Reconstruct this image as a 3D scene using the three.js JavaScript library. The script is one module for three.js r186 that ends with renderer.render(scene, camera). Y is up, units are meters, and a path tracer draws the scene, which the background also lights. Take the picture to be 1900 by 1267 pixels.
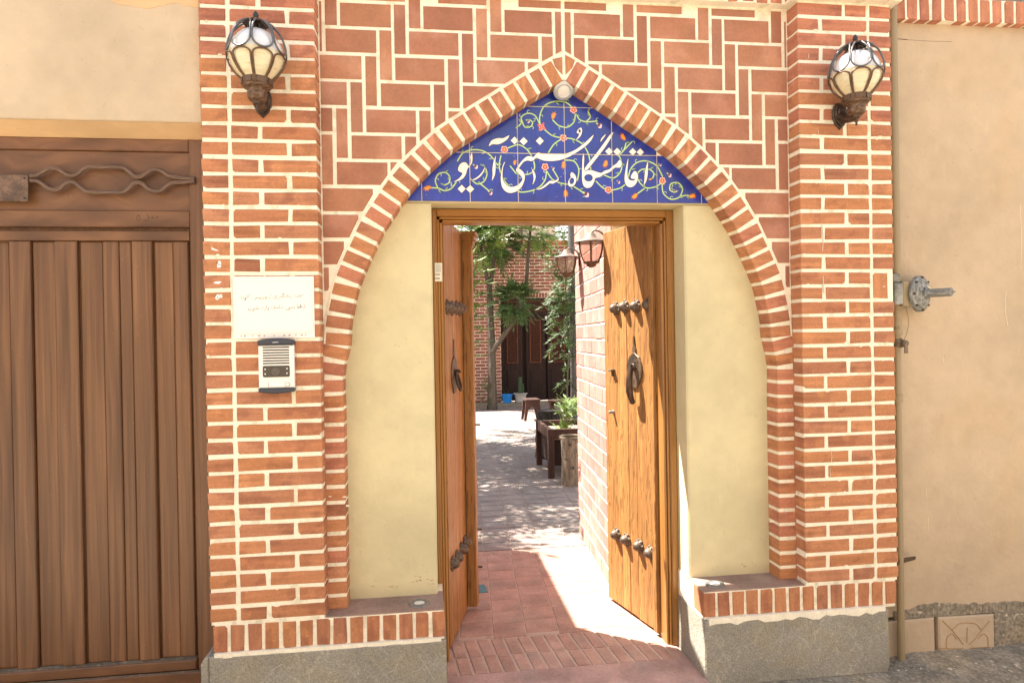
import * as THREE from 'three';
import { mergeGeometries } from 'three/addons/utils/BufferGeometryUtils.js';
import { RoundedBoxGeometry } from 'three/addons/geometries/RoundedBoxGeometry.js';

// ---------------------------------------------------------------- camera, sky, sun, exposure
const scene = new THREE.Scene();
const camera = new THREE.PerspectiveCamera(2 * Math.atan(633.5 / 1250) * 180 / Math.PI, 1900 / 1267, 0.05, 300);
camera.rotation.order = 'YXZ';
camera.position.set(0.8444, 1.4773, 2.7018);
camera.rotation.set(-0.0049, -0.1255, -0.0170);
camera.updateMatrixWorld(true);
const renderer = new THREE.WebGLRenderer({ antialias: true });
renderer.toneMapping = THREE.LinearToneMapping;
renderer.toneMappingExposure = 4.4;
renderer.shadowMap.enabled = true;

const SUN = new THREE.Vector3(0.50, -1, 0.35).normalize();          // direction the sunlight travels
{
  const W = 256, H = 128, d = new Float32Array(W * H * 4);
  const zen = [0.225, 0.265, 0.33], hor = [0.49, 0.465, 0.425];
  for (let y = 0; y < H; y++) for (let x = 0; x < W; x++) {
    const el = ((y + 0.5) / H - 0.5) * Math.PI, t = Math.pow(1 - Math.max(0, Math.sin(el)), 2.2), o = (y * W + x) * 4;
    for (let c = 0; c < 3; c++) d[o + c] = zen[c] + (hor[c] - zen[c]) * t;
    d[o + 3] = 1;
  }
  const sky = new THREE.DataTexture(d, W, H, THREE.RGBAFormat, THREE.FloatType);
  sky.mapping = THREE.EquirectangularReflectionMapping; sky.magFilter = THREE.LinearFilter; sky.needsUpdate = true;
  scene.background = sky; scene.environment = sky;
}
const sun = new THREE.DirectionalLight(new THREE.Color().setRGB(1, 0.94, 0.85), 5);
sun.target.position.set(1.4, 0, -2);
sun.position.copy(sun.target.position).addScaledVector(SUN, -25);
sun.castShadow = true; sun.shadow.radius = 1; sun.shadow.mapSize.set(4096, 4096);
Object.assign(sun.shadow.camera, { left: -14, right: 14, top: 14, bottom: -14, near: 1, far: 60 });
scene.add(sun, sun.target);

// ---------------------------------------------------------------- helpers: pixels of the photograph to places
const V3 = (x, y, z) => new THREE.Vector3(x, y, z);
function ray(px, py) { return V3((px - 950) / 1250, -(py - 633.5) / 1250, -1).applyQuaternion(camera.quaternion); }
function onZ(px, py, z) { const d = ray(px, py); return camera.position.clone().addScaledVector(d, (z - camera.position.z) / d.z); }
function onY(px, py, y) { const d = ray(px, py); return camera.position.clone().addScaledVector(d, (y - camera.position.y) / d.y); }

// ---------------------------------------------------------------- random numbers, noise, textures
function mulberry(a) { return () => { a = (a + 0x6d2b79f5) | 0; let t = Math.imul(a ^ (a >>> 15), 1 | a); t = (t + Math.imul(t ^ (t >>> 7), 61 | t)) ^ t; return ((t ^ (t >>> 14)) >>> 0) / 4294967296; }; }
const rnd = mulberry(71);
const rr = (a, b) => a + (b - a) * rnd();
const TAB = new Float32Array(65536); { const r = mulberry(5); for (let i = 0; i < 65536; i++) TAB[i] = r(); }
function vnoise(x, y, px, py, s) {
  const ix = Math.floor(x), iy = Math.floor(y); let fx = x - ix, fy = y - iy;
  fx = fx * fx * (3 - 2 * fx); fy = fy * fy * (3 - 2 * fy);
  const x0 = ((ix % px) + px) % px, x1 = (x0 + 1) % px, y0 = ((iy % py) + py) % py, y1 = (y0 + 1) % py;
  const h = (a, b) => TAB[(a * 131 + b * 7919 + s * 3571) & 65535];
  const a = h(x0, y0), b = h(x1, y0), c = h(x0, y1), d = h(x1, y1);
  return (a + (b - a) * fx) * (1 - fy) + (c + (d - c) * fx) * fy;
}
function fbm(u, v, fx, fy, oct, s) { let t = 0, a = 0.5, n = 0; for (let i = 0; i < oct; i++) { t += a * vnoise(u * fx, v * fy, fx, fy, s + i * 17); n += a; a *= 0.5; fx *= 2; fy *= 2; } return t / n; }
const clamp = (x, a = 0, b = 1) => Math.min(b, Math.max(a, x));
const sstep = (a, b, x) => { const t = clamp((x - a) / (b - a)); return t * t * (3 - 2 * t); };
function makeTex(size, metres, fn, srgb = true) {
  const [w, h] = Array.isArray(size) ? size : [size, size], d = new Uint8Array(w * h * 4);
  for (let y = 0; y < h; y++) for (let x = 0; x < w; x++) {
    const c = fn((x + 0.5) / w, (y + 0.5) / h), o = (y * w + x) * 4;
    if (typeof c === 'number') d[o] = d[o + 1] = d[o + 2] = clamp(c) * 255; else { d[o] = clamp(c[0]) * 255; d[o + 1] = clamp(c[1]) * 255; d[o + 2] = clamp(c[2]) * 255; }
    d[o + 3] = 255;
  }
  const t = new THREE.DataTexture(d, w, h);
  t.wrapS = t.wrapT = THREE.RepeatWrapping; t.magFilter = THREE.LinearFilter; t.minFilter = THREE.LinearMipmapLinearFilter; t.generateMipmaps = true;
  if (srgb) t.colorSpace = THREE.SRGBColorSpace;
  const [mx, my] = Array.isArray(metres) ? metres : [metres, metres];
  t.repeat.set(1 / mx, 1 / my); t.needsUpdate = true;
  return t;
}
const lin = (r, g, b) => new THREE.Color().setRGB(r, g, b);
function mat(o) { const m = (o.clearcoat || o.transmission || o.sheen) ? new THREE.MeshPhysicalMaterial(o) : new THREE.MeshStandardMaterial(o); return m; }

// ---------------------------------------------------------------- materials
const T = {};
T.brick = makeTex(512, 0.5, (u, v) => {                                   // wire-cut streaks, darker burns, pale lime specks
  const s = fbm(u, v, 3, 36, 4, 1), b = fbm(u, v, 7, 9, 4, 9), f = fbm(u, v, 90, 120, 2, 4), w = fbm(u, v, 60, 60, 2, 31), lime = sstep(0.60, 0.74, fbm(u, v, 5, 6, 5, 77)) * 0.35;
  let k = 0.715 + 0.18 * s + 0.10 * (f - 0.5); const dark = sstep(0.56, 0.74, b) * 0.10, sp = w > 0.83 ? 0.09 : 0;
  return [k * (1 - dark) + 0.02 + sp + lime * 0.16, k * (1 - dark * 1.2) + sp + lime * 0.2, k * (1 - dark) - 0.01 + sp + lime * 0.22];
});
T.brickB = makeTex(512, 0.5, (u, v) => 0.5 * fbm(u, v, 4, 50, 4, 1) + 0.5 * fbm(u, v, 60, 60, 3, 8), false);
T.face = makeTex(512, 0.6, (u, v) => {                                    // broad brick faces: blotches with a pinkish bloom and scuffs
  const b = fbm(u, v, 5, 6, 5, 3), f = fbm(u, v, 80, 80, 3, 12), bloom = sstep(0.5, 0.72, fbm(u, v, 4, 4, 5, 44)), sc = sstep(0.74, 0.8, fbm(u, v, 6, 80, 3, 61)) * 0.035;
  const k = 0.70 + 0.15 * b + 0.08 * (f - 0.5);
  return [k + 0.06 * bloom + sc, k + 0.10 * bloom + sc, k + 0.14 * bloom + sc];
});
T.mortar = makeTex(512, 0.4, (u, v) => { const a = fbm(u, v, 6, 6, 5, 2), f = fbm(u, v, 70, 70, 2, 6), d = sstep(0.62, 0.8, fbm(u, v, 9, 9, 4, 21)) * 0.10, k = 0.89 + 0.09 * a + 0.07 * (f - 0.5) - d * 0.8; return [k, k - 0.004, k - 0.018 - d * 0.2]; });
T.mortarB = makeTex(512, 0.4, (u, v) => 0.6 * fbm(u, v, 20, 20, 4, 2) + 0.4 * fbm(u, v, 90, 90, 2, 5), false);
T.plaster = makeTex(1024, 1.6, (u, v) => {                                 // painted render: cloudy paint film, hairline scratches, dust freckles
  const a = fbm(u, v, 4, 5, 6, 13), b = fbm(u, v, 30, 30, 3, 14), st = sstep(0.60, 0.78, fbm(u, v, 5, 3, 5, 15)), fr = fbm(u, v, 110, 110, 2, 18) > 0.86 ? 0.035 : 0, sc = 0.012 * sstep(0.74, 0.84, fbm(u, v, 40, 9, 3, 19));
  const k = 0.83 + 0.13 * (a - 0.5) + 0.05 * (b - 0.5) - fr;
  return [k + sc, k - 0.012 * st + sc, k - 0.035 * st + sc];
});
T.plasterB = makeTex(1024, 1.6, (u, v) => 0.65 * fbm(u, v, 9, 9, 5, 13) + 0.35 * fbm(u, v, 80, 80, 3, 16), false);
T.stone = makeTex(1024, 0.6, (u, v) => {                                  // bush-hammered grey stone with veins, ochre stains and chips
  const p = fbm(u, v, 170, 190, 2, 3), b = fbm(u, v, 5, 5, 5, 23), och = sstep(0.55, 0.75, fbm(u, v, 4, 5, 5, 29)), vein = 1 - sstep(0, 0.018, Math.abs(fbm(u, v, 5, 3, 5, 37) - 0.5)), chip = fbm(u, v, 40, 40, 3, 41) > 0.79 ? 0.28 : 0;
  const k = 0.65 + 0.22 * (p - 0.5) + 0.12 * (b - 0.5) + 0.10 * vein * b + chip * 0.3;
  return [k + 0.015 * och, k + 0.004 * och, k - 0.015 - 0.02 * och];
});
T.stoneB = makeTex(1024, 0.6, (u, v) => 0.75 * fbm(u, v, 120, 120, 2, 3) + 0.25 * fbm(u, v, 20, 20, 4, 24), false);
T.wood = makeTex([512, 1024], [0.5, 1.2], (u, v) => {                     // varnished weathered timber, grain along v
  const w = fbm(u, v, 8, 2, 4, 51) * 0.12, g = fbm(u + w, v, 60, 3, 4, 52), l = fbm(u, v, 5, 2, 4, 53), crack = sstep(0.66, 0.74, fbm(u + w * 0.5, v, 90, 4, 3, 55)), kn = sstep(0.76, 0.84, fbm(u, v, 10, 7, 3, 57)), pale = sstep(0.6, 0.75, fbm(u, v, 40, 20, 3, 58));
  const gouge = sstep(0.63, 0.72, fbm(u, v, 44, 16, 4, 59)), k = 0.62 + 0.16 * (g - 0.5) + 0.16 * (l - 0.5) - 0.07 * crack - 0.12 * kn - 0.09 * gouge + 0.05 * pale;
  return [k + 0.10, k + 0.02, k - 0.02];
});
T.frame = makeTex([256, 512], [0.4, 1.6], (u, v) => { const g = fbm(u, v, 24, 2, 4, 62), l = fbm(u, v, 3, 3, 4, 63), kn = sstep(0.78, 0.88, fbm(u, v, 8, 9, 3, 64)), k = 0.57 + 0.16 * (g - 0.5) + 0.14 * (l - 0.5) - 0.16 * kn; return [k + 0.06, k, k - 0.02]; });
T.woodB = makeTex([512, 1024], [0.5, 1.2], (u, v) => { const w = fbm(u, v, 8, 2, 4, 51) * 0.12; return 0.7 - 0.7 * sstep(0.62, 0.74, fbm(u + w * 0.5, v, 90, 4, 3, 55)) + 0.3 * fbm(u + w, v, 60, 3, 4, 52) - 0.6 * sstep(0.6, 0.72, fbm(u, v, 44, 16, 4, 59)); }, false);
T.gate = makeTex([512, 1024], [0.45, 1.5], (u, v) => {                    // brown combed paint imitating timber, grain along v
  const w = fbm(u, v, 5, 2, 4, 81) * 0.07, g = fbm(u + w, v, 30, 2, 4, 82), c = fbm(u + w * 1.4, v, 70, 5, 2, 83), l = fbm(u, v, 3, 2, 4, 84), spk = fbm(u, v, 120, 240, 1, 86) > 0.975 ? 0.25 : 0;
  const k = 0.54 + 0.26 * (g - 0.5) + 0.10 * (c - 0.5) + 0.18 * (l - 0.5);
  return [k + 0.05 + spk, k + spk, k - 0.02 + spk];
});
T.gateB = makeTex([512, 512], [0.45, 1.5], (u, v) => { const w = fbm(u, v, 5, 2, 4, 81) * 0.2; return fbm(u + w, v, 50, 3, 4, 82); }, false);
T.asphalt = makeTex(1024, 1.2, (u, v) => { const f = fbm(u, v, 130, 130, 2, 91), b = fbm(u, v, 5, 5, 6, 92), m = fbm(u, v, 30, 30, 4, 94), dust = sstep(0.45, 0.7, b), peb = fbm(u, v, 60, 60, 2, 93) > 0.82 ? 0.2 : 0, k = 0.60 + 0.26 * (f - 0.5) + 0.14 * (b - 0.5) + 0.18 * (m - 0.5) + peb; return [k + 0.03 * dust, k + 0.01 * dust, k - 0.02 - 0.02 * dust]; });
T.asphaltB = makeTex(512, 0.6, (u, v) => 0.6 * fbm(u, v, 60, 60, 3, 91) + 0.4 * fbm(u, v, 10, 10, 4, 95), false);
T.clay = makeTex(512, 0.5, (u, v) => { const b = fbm(u, v, 5, 5, 5, 101), f = fbm(u, v, 70, 70, 3, 102), s = sstep(0.56, 0.75, fbm(u, v, 4, 5, 5, 103)), k = 0.73 + 0.22 * (b - 0.5) + 0.12 * (f - 0.5); return [k, k + 0.03 * s, k + 0.035 * s]; });
T.bark = makeTex(256, 0.3, (u, v) => { const g = fbm(u, v, 14, 3, 4, 111), f = fbm(u, v, 60, 60, 2, 112), k = 0.55 + 0.4 * (g - 0.5) + 0.2 * (f - 0.5); return [k, k - 0.01, k - 0.03]; });
T.barkB = makeTex(256, 0.3, (u, v) => fbm(u, v, 14, 3, 4, 111), false);
T.grime = makeTex(512, 0.25, (u, v) => { const b = fbm(u, v, 6, 6, 5, 121), f = fbm(u, v, 50, 50, 3, 122), k = 0.62 + 0.5 * (b - 0.5) + 0.25 * (f - 0.5); return [k, k, k]; });
T.fineB = makeTex(256, 0.12, (u, v) => fbm(u, v, 12, 12, 4, 131), false);

const M = {};
const brickTint = (r, g, b, map = T.brick, bump = T.brickB) => mat({ color: lin(r, g, b), map, bumpMap: bump, bumpScale: 0.0012, roughness: 0.86 });
M.bricks = [[0.70, 0.305, 0.14], [0.66, 0.285, 0.132], [0.73, 0.325, 0.145], [0.65, 0.29, 0.15], [0.69, 0.297, 0.125], [0.59, 0.25, 0.128], [0.66, 0.275, 0.13]].map((c) => brickTint(...c));
M.redBricks = [[0.72, 0.29, 0.165], [0.68, 0.27, 0.155], [0.74, 0.31, 0.17], [0.66, 0.265, 0.155]].map((c) => brickTint(...c));
M.faces = [[0.69, 0.295, 0.165], [0.65, 0.27, 0.155], [0.72, 0.315, 0.17], [0.62, 0.255, 0.15], [0.69, 0.31, 0.185]].map((c) => brickTint(...c, T.face));
M.darkRedBricks = [[0.42, 0.15, 0.10], [0.38, 0.135, 0.09], [0.46, 0.17, 0.11]].map((c) => brickTint(...c));  // a brick that is dark red in itself
M.mortar = mat({ color: lin(1.0, 0.91, 0.74), map: T.mortar, bumpMap: T.mortarB, bumpScale: 0.003, roughness: 0.95 });
M.yellow = mat({ color: lin(0.93, 0.805, 0.48), map: T.plaster, bumpMap: T.plasterB, bumpScale: 0.003, roughness: 0.8 });
M.peach = mat({ color: lin(0.765, 0.575, 0.385), map: T.plaster, bumpMap: T.plasterB, bumpScale: 0.006, roughness: 0.88 });
M.cream = mat({ color: lin(0.85, 0.66, 0.455), map: T.plaster, bumpMap: T.plasterB, bumpScale: 0.006, roughness: 0.88 });
M.orange = mat({ color: lin(1.0, 0.66, 0.36), map: T.plaster, bumpMap: T.plasterB, bumpScale: 0.004, roughness: 0.85 });
M.cement = mat({ color: lin(0.80, 0.665, 0.53), map: T.asphalt, bumpMap: T.asphaltB, bumpScale: 0.006, roughness: 0.97 });
M.stone = mat({ color: lin(0.78, 0.71, 0.61), map: T.stone, bumpMap: T.stoneB, bumpScale: 0.0022, roughness: 0.93 });
M.ledge = mat({ color: lin(0.62, 0.40, 0.31), map: T.clay, bumpMap: T.fineB, bumpScale: 0.002, roughness: 0.8 });
M.asphalt = mat({ color: lin(0.93, 0.86, 0.76), map: T.asphalt, bumpMap: T.asphaltB, bumpScale: 0.005, roughness: 0.96 });
const woodMat = (r, g, b, rough = 0.5) => mat({ color: lin(r, g, b), map: T.wood, bumpMap: T.woodB, bumpScale: 0.003, roughness: rough });
M.planks = [[0.74, 0.455, 0.145], [0.72, 0.44, 0.14], [0.76, 0.47, 0.15]].map((c) => woodMat(...c, 0.6));
M.frameWood = mat({ color: lin(0.98, 0.55, 0.14), map: T.frame, bumpMap: T.woodB, bumpScale: 0.0015, roughness: 0.36 });
M.leafWood = woodMat(0.72, 0.435, 0.14, 0.45);
M.redWood = woodMat(0.30, 0.12, 0.055, 0.8);
M.darkWood = woodMat(0.055, 0.024, 0.014, 0.85);
M.stoolWood = woodMat(0.13, 0.062, 0.04, 0.75);
M.gates = [[0.52, 0.285, 0.135], [0.50, 0.272, 0.128], [0.545, 0.30, 0.142]].map((c) => mat({ color: lin(...c), map: T.gate, bumpMap: T.gateB, bumpScale: 0.0015, roughness: 0.42 }));
T.gateH = T.gate.clone(); T.gateH.rotation = Math.PI / 2; T.gateH.repeat.set(1 / 1.5, 1 / 0.45); T.gateH.needsUpdate = true;
M.gateRail = mat({ color: lin(0.52, 0.275, 0.125), map: T.gateH, roughness: 0.42 });
M.gateIron = mat({ color: lin(0.40, 0.225, 0.14), map: T.grime, roughness: 0.45 });
M.bronze = mat({ color: lin(0.42, 0.245, 0.15), map: T.grime, metalness: 0.55, roughness: 0.42 });
M.darkBronze = mat({ color: lin(0.22, 0.135, 0.09), map: T.grime, metalness: 0.5, roughness: 0.45 });
M.iron = mat({ color: lin(0.40, 0.29, 0.21), map: T.grime, metalness: 0.5, roughness: 0.5 });
M.black = mat({ color: lin(0.02, 0.021, 0.025), roughness: 0.35 });
M.rust = mat({ color: lin(0.32, 0.19, 0.10), map: T.grime, bumpMap: T.fineB, bumpScale: 0.004, roughness: 0.9 });
M.white = mat({ color: lin(0.80, 0.79, 0.76), roughness: 0.5 });
M.tile = [[0.90, 0.51, 0.385], [0.86, 0.48, 0.36], [0.93, 0.54, 0.41], [0.88, 0.52, 0.40]].map((c) => mat({ color: lin(...c), map: T.clay, bumpMap: T.fineB, bumpScale: 0.002, roughness: 0.75 }));
M.joint = mat({ color: lin(0.62, 0.44, 0.36), map: T.mortar, bumpMap: T.mortarB, bumpScale: 0.002, roughness: 0.95 });
M.pipe = mat({ color: lin(0.30, 0.225, 0.125), roughness: 0.45 });
M.aluminium = mat({ color: lin(0.66, 0.64, 0.57), map: T.grime, metalness: 0.15, roughness: 0.5 });

// ---------------------------------------------------------------- things, parts, geometry
const taken = {};
function numbered(n) { const k = (taken[n] = (taken[n] ?? -1) + 1); return k ? n + '_' + String(k).padStart(3, '0') : n; }
function thing(name, label, category, base = [0, 0, 0], group) {
  const g = new THREE.Group(); g.name = numbered(name); g.position.set(...base);
  g.userData = { label, category }; if (group) g.userData.group = group;
  scene.add(g); return g;
}
// geometry is written in world coordinates; a part is shifted back by its thing's base
function part(parent, name, geo, material, at) {
  const g = Array.isArray(geo) ? merge(geo) : geo, m = new THREE.Mesh(g, material);
  m.name = name; m.castShadow = m.receiveShadow = true;
  if (at) m.position.copy(at);
  if (parent.isGroup && parent.parent === scene) m.position.sub(parent.position);
  parent.add(m); return m;
}
function structure(name, geo, material, kind = 'structure') {
  const m = new THREE.Mesh(Array.isArray(geo) ? merge(geo) : geo, material); m.name = numbered(name); m.userData.kind = kind; m.castShadow = m.receiveShadow = true; scene.add(m); return m;
}
function merge(list) {
  return list.length === 1 ? list[0] : mergeGeometries(list.map((g) => { const n = g.index ? g.toNonIndexed() : g; for (const k of Object.keys(n.attributes)) if (!['position', 'normal', 'uv', 'color'].includes(k)) n.deleteAttribute(k); return n; }));
}
function geoFrom(pos, uv) { const g = new THREE.BufferGeometry(); g.setAttribute('position', new THREE.Float32BufferAttribute(pos, 3)); g.setAttribute('uv', new THREE.Float32BufferAttribute(uv, 2)); g.computeVertexNormals(); return g; }
// convex polygon (counter-clockwise, x right, y up) pushed back from z1 to z0, its front edge chamfered; uv in metres
function prism(poly, z1, z0, ch = 0.002, uvo = [0, 0], swap = false, back = false) {
  const n = poly.length, pos = [], uv = []; let cx = 0, cy = 0; for (const p of poly) { cx += p[0] / n; cy += p[1] / n; }
  const ins = poly.map((p, i) => {                                        // inset by ch along the two edges' normals
    const a = poly[(i + n - 1) % n], b = poly[(i + 1) % n];
    let e1 = [p[0] - a[0], p[1] - a[1]], e2 = [b[0] - p[0], b[1] - p[1]]; const l1 = Math.hypot(...e1) || 1, l2 = Math.hypot(...e2) || 1;
    const n1 = [-e1[1] / l1, e1[0] / l1], n2 = [-e2[1] / l2, e2[0] / l2], k = 1 / Math.max(0.3, 1 + n1[0] * n2[0] + n1[1] * n2[1]);
    return [p[0] + (n1[0] + n2[0]) * ch * k, p[1] + (n1[1] + n2[1]) * ch * k];
  });
  const U = (x, y) => (swap ? [y + uvo[0], x + uvo[1]] : [x + uvo[0], y + uvo[1]]);
  const tri = (a, b, c, ua, ub, uc) => { pos.push(...a, ...b, ...c); uv.push(...ua, ...ub, ...uc); };
  for (let i = 1; i < n - 1; i++) tri([...ins[0], z1], [...ins[i], z1], [...ins[i + 1], z1], U(...ins[0]), U(...ins[i]), U(...ins[i + 1]));
  if (back) for (let i = 1; i < n - 1; i++) tri([...poly[0], z0], [...poly[i + 1], z0], [...poly[i], z0], U(...poly[0]), U(...poly[i + 1]), U(...poly[i]));
  for (let i = 0; i < n; i++) {
    const j = (i + 1) % n, p = poly[i], q = poly[j], a = ins[i], b = ins[j], zc = z1 - ch, L = Math.hypot(q[0] - p[0], q[1] - p[1]), D = z1 - z0;
    tri([...p, zc], [...q, zc], [...b, z1], U(...p), U(...q), U(...b)); tri([...p, zc], [...b, z1], [...a, z1], U(...p), U(...b), U(...a));
    const horizontal = Math.abs(q[0] - p[0]) > Math.abs(q[1] - p[1]);
    const S = horizontal ? (x, y, z) => U(x, y + (z1 - z)) : (x, y, z) => U(x + (z1 - z), y);
    tri([...p, z0], [...q, z0], [...q, zc], S(...p, z0), S(...q, z0), S(...q, zc)); tri([...p, z0], [...q, zc], [...p, zc], S(...p, z0), S(...q, zc), S(...p, zc));
  }
  return geoFrom(pos, uv);
}
const rect = (x0, x1, y0, y1) => [[x0, y0], [x1, y0], [x1, y1], [x0, y1]];
function box(x0, x1, y0, y1, z0, z1, ch = 0.002) { return prism(rect(x0, x1, y0, y1), z1, z0, Math.min(ch, (x1 - x0) / 3, (y1 - y0) / 3, (z1 - z0) / 3), [0, 0], false, true); }
function sheetXZ(x0, x1, z0, z1, y) { return geoFrom([x0, y, z1, x1, y, z1, x1, y, z0, x0, y, z1, x1, y, z0, x0, y, z0], [x0, -z1, x1, -z1, x1, -z0, x0, -z1, x1, -z0, x0, -z0]); }
const cache = {};
function brickGeo(w, h, d, swap) {                                         // five worn variants of each size, shared
  const key = [w.toFixed(3), h.toFixed(3), d.toFixed(3), swap].join(), list = (cache[key] ??= []);
  if (list.length < 6) {
    const j = () => rr(-0.0019, 0.0019);
    let p = [[-w / 2 + j(), -h / 2 + j()], [w / 2 + j(), -h / 2 + j()], [w / 2 + j(), h / 2 + j()], [-w / 2 + j(), h / 2 + j()]];
    if (rnd() < 0.6) { const k = Math.floor(rnd() * 4), c = rr(0.003, 0.011), a = p[(k + 3) % 4], q = p[k], b = p[(k + 1) % 4], to = (m, s) => { const l = Math.hypot(m[0] - q[0], m[1] - q[1]); return [q[0] + (m[0] - q[0]) * s / l, q[1] + (m[1] - q[1]) * s / l]; }; p.splice(k, 1, to(a, c), to(b, c * rr(0.6, 1.4))); }
    list.push(prism(p, 0, -d, 0.0022, [rr(0, 3), rr(0, 3)], swap));
  }
  return list.length < 6 ? list[list.length - 1] : list[Math.floor(rnd() * 6)];
}
const pick = (a) => a[Math.floor(rnd() * a.length)];
function brick(parent, x0, x1, y0, y1, z, d, mats, swap = false) {
  const m = part(parent, 'brick', brickGeo(x1 - x0, y1 - y0, d, swap), pick(mats), V3((x0 + x1) / 2, (y0 + y1) / 2, z + rr(-0.001, 0.0008)));
  m.rotation.z = rr(-0.004, 0.004); return m;
}
function brickPoly(parent, poly, z, d, mats, swap) { const c = [0, 0]; for (const p of poly) { c[0] += p[0] / poly.length; c[1] += p[1] / poly.length; } return part(parent, 'brick', prism(poly.map((p) => [p[0] - c[0], p[1] - c[1]]), 0, -d, 0.002, [rr(0, 3), rr(0, 3)], swap), pick(mats), V3(c[0], c[1], z + rr(-0.0008, 0.0006))); }
function clip(poly, a, b, c) {                                             // keep a x + b y >= c
  const out = []; for (let i = 0; i < poly.length; i++) { const p = poly[i], q = poly[(i + 1) % poly.length], dp = a * p[0] + b * p[1] - c, dq = a * q[0] + b * q[1] - c; if (dp >= 0) out.push(p); if ((dp >= 0) !== (dq >= 0)) { const t = dp / (dp - dq); out.push([p[0] + (q[0] - p[0]) * t, p[1] + (q[1] - p[1]) * t]); } }
  return out;
}
function area(p) { let a = 0; for (let i = 0; i < p.length; i++) { const q = p[(i + 1) % p.length]; a += p[i][0] * q[1] - q[0] * p[i][1]; } return a / 2; }
function tube(points, r, seg = 8, closed = false, n) { const c = new THREE.CatmullRomCurve3(points, closed, 'centripetal'); return new THREE.TubeGeometry(c, n ?? points.length * 4, r, seg, closed); }
// tapered limb through points; r is a list of radii
function limb(points, radii, seg = 7) {
  const c = new THREE.CatmullRomCurve3(points, false, 'centripetal'), N = points.length * 4, fr = c.computeFrenetFrames(N, false), pos = [], uv = [], ring = []; let len = 0, last;
  for (let i = 0; i <= N; i++) {
    const p = c.getPoint(i / N), t = i / N * (radii.length - 1), k = Math.min(radii.length - 2, Math.floor(t)), r = radii[k] + (radii[k + 1] - radii[k]) * (t - k);
    if (last) len += p.distanceTo(last); last = p;
    ring.push(Array.from({ length: seg + 1 }, (_, j) => { const a = j / seg * Math.PI * 2, q = p.clone().addScaledVector(fr.normals[i], Math.cos(a) * r * (1 + 0.08 * Math.sin(3 * a + i))).addScaledVector(fr.binormals[i], Math.sin(a) * r); return [q, [j / seg * 0.3, len]]; }));
  }
  for (let i = 0; i < N; i++) for (let j = 0; j < seg; j++) { const q = [ring[i][j], ring[i][j + 1], ring[i + 1][j + 1], ring[i][j], ring[i + 1][j + 1], ring[i + 1][j]]; for (const [p, u] of q) { pos.push(p.x, p.y, p.z); uv.push(...u); } }
  const g = geoFrom(pos, uv); return g;
}
function lathe(prof, seg = 24) { return new THREE.LatheGeometry(prof.map((p) => new THREE.Vector2(p[0], p[1])), seg); }
const moved = (g, x, y, z) => g.translate(x, y, z);

// ---------------------------------------------------------------- main measures (metres; street = 0, pilaster fronts at z = 0)
const YT = 0.40, CP = 0.064, WP = 0.4315, XR = 2.4376, XC = (WP + XR) / 2, YF = 0.04, TOP = YT + 39 * CP;   // plinth top, course pitch, pilaster width, other pilaster, axis, court floor
const ZS = -0.081, ZA = -0.076, ZP = -0.17, DL = 0.872, DR = 1.986, DT = 2.058, ZD = -0.295;               // spandrel, arch ring, panels, door opening, door frame
const wallX = (z) => 1.859 + 0.064 * (-1.095 - z);

// ---------------------------------------------------------------- the ground
structure('street', sheetXZ(-40, 44, -45, 45, 0), M.asphalt);
{ // the rows of the street seldom lie flat: a low uneven wedge of dust and cement along the walls
  const pos = [], uv = [], X0 = -3, X1 = 7, N = 60, K = 5, h = (i, k) => { const x = X0 + (X1 - X0) * i / N, t = k / K; return [x, 0.004 + (x > 2.86 ? 0.022 : 0.0) * (1 - t) * (0.6 + 0.8 * vnoise(x * 6, k, 997, 997, 3)), -0.12 + t * 0.5 + 0.02 * vnoise(x * 4, k * 3, 997, 997, 8)]; };
  for (let i = 0; i < N; i++) for (let k = 0; k < K; k++) { const a = h(i, k), b = h(i + 1, k), c = h(i + 1, k + 1), d = h(i, k + 1); for (const p of [d, c, b, d, b, a]) { pos.push(...p); uv.push(p[0], -p[2]); } }
  structure('pavement_edge', geoFrom(pos, uv), M.cement);
}

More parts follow.
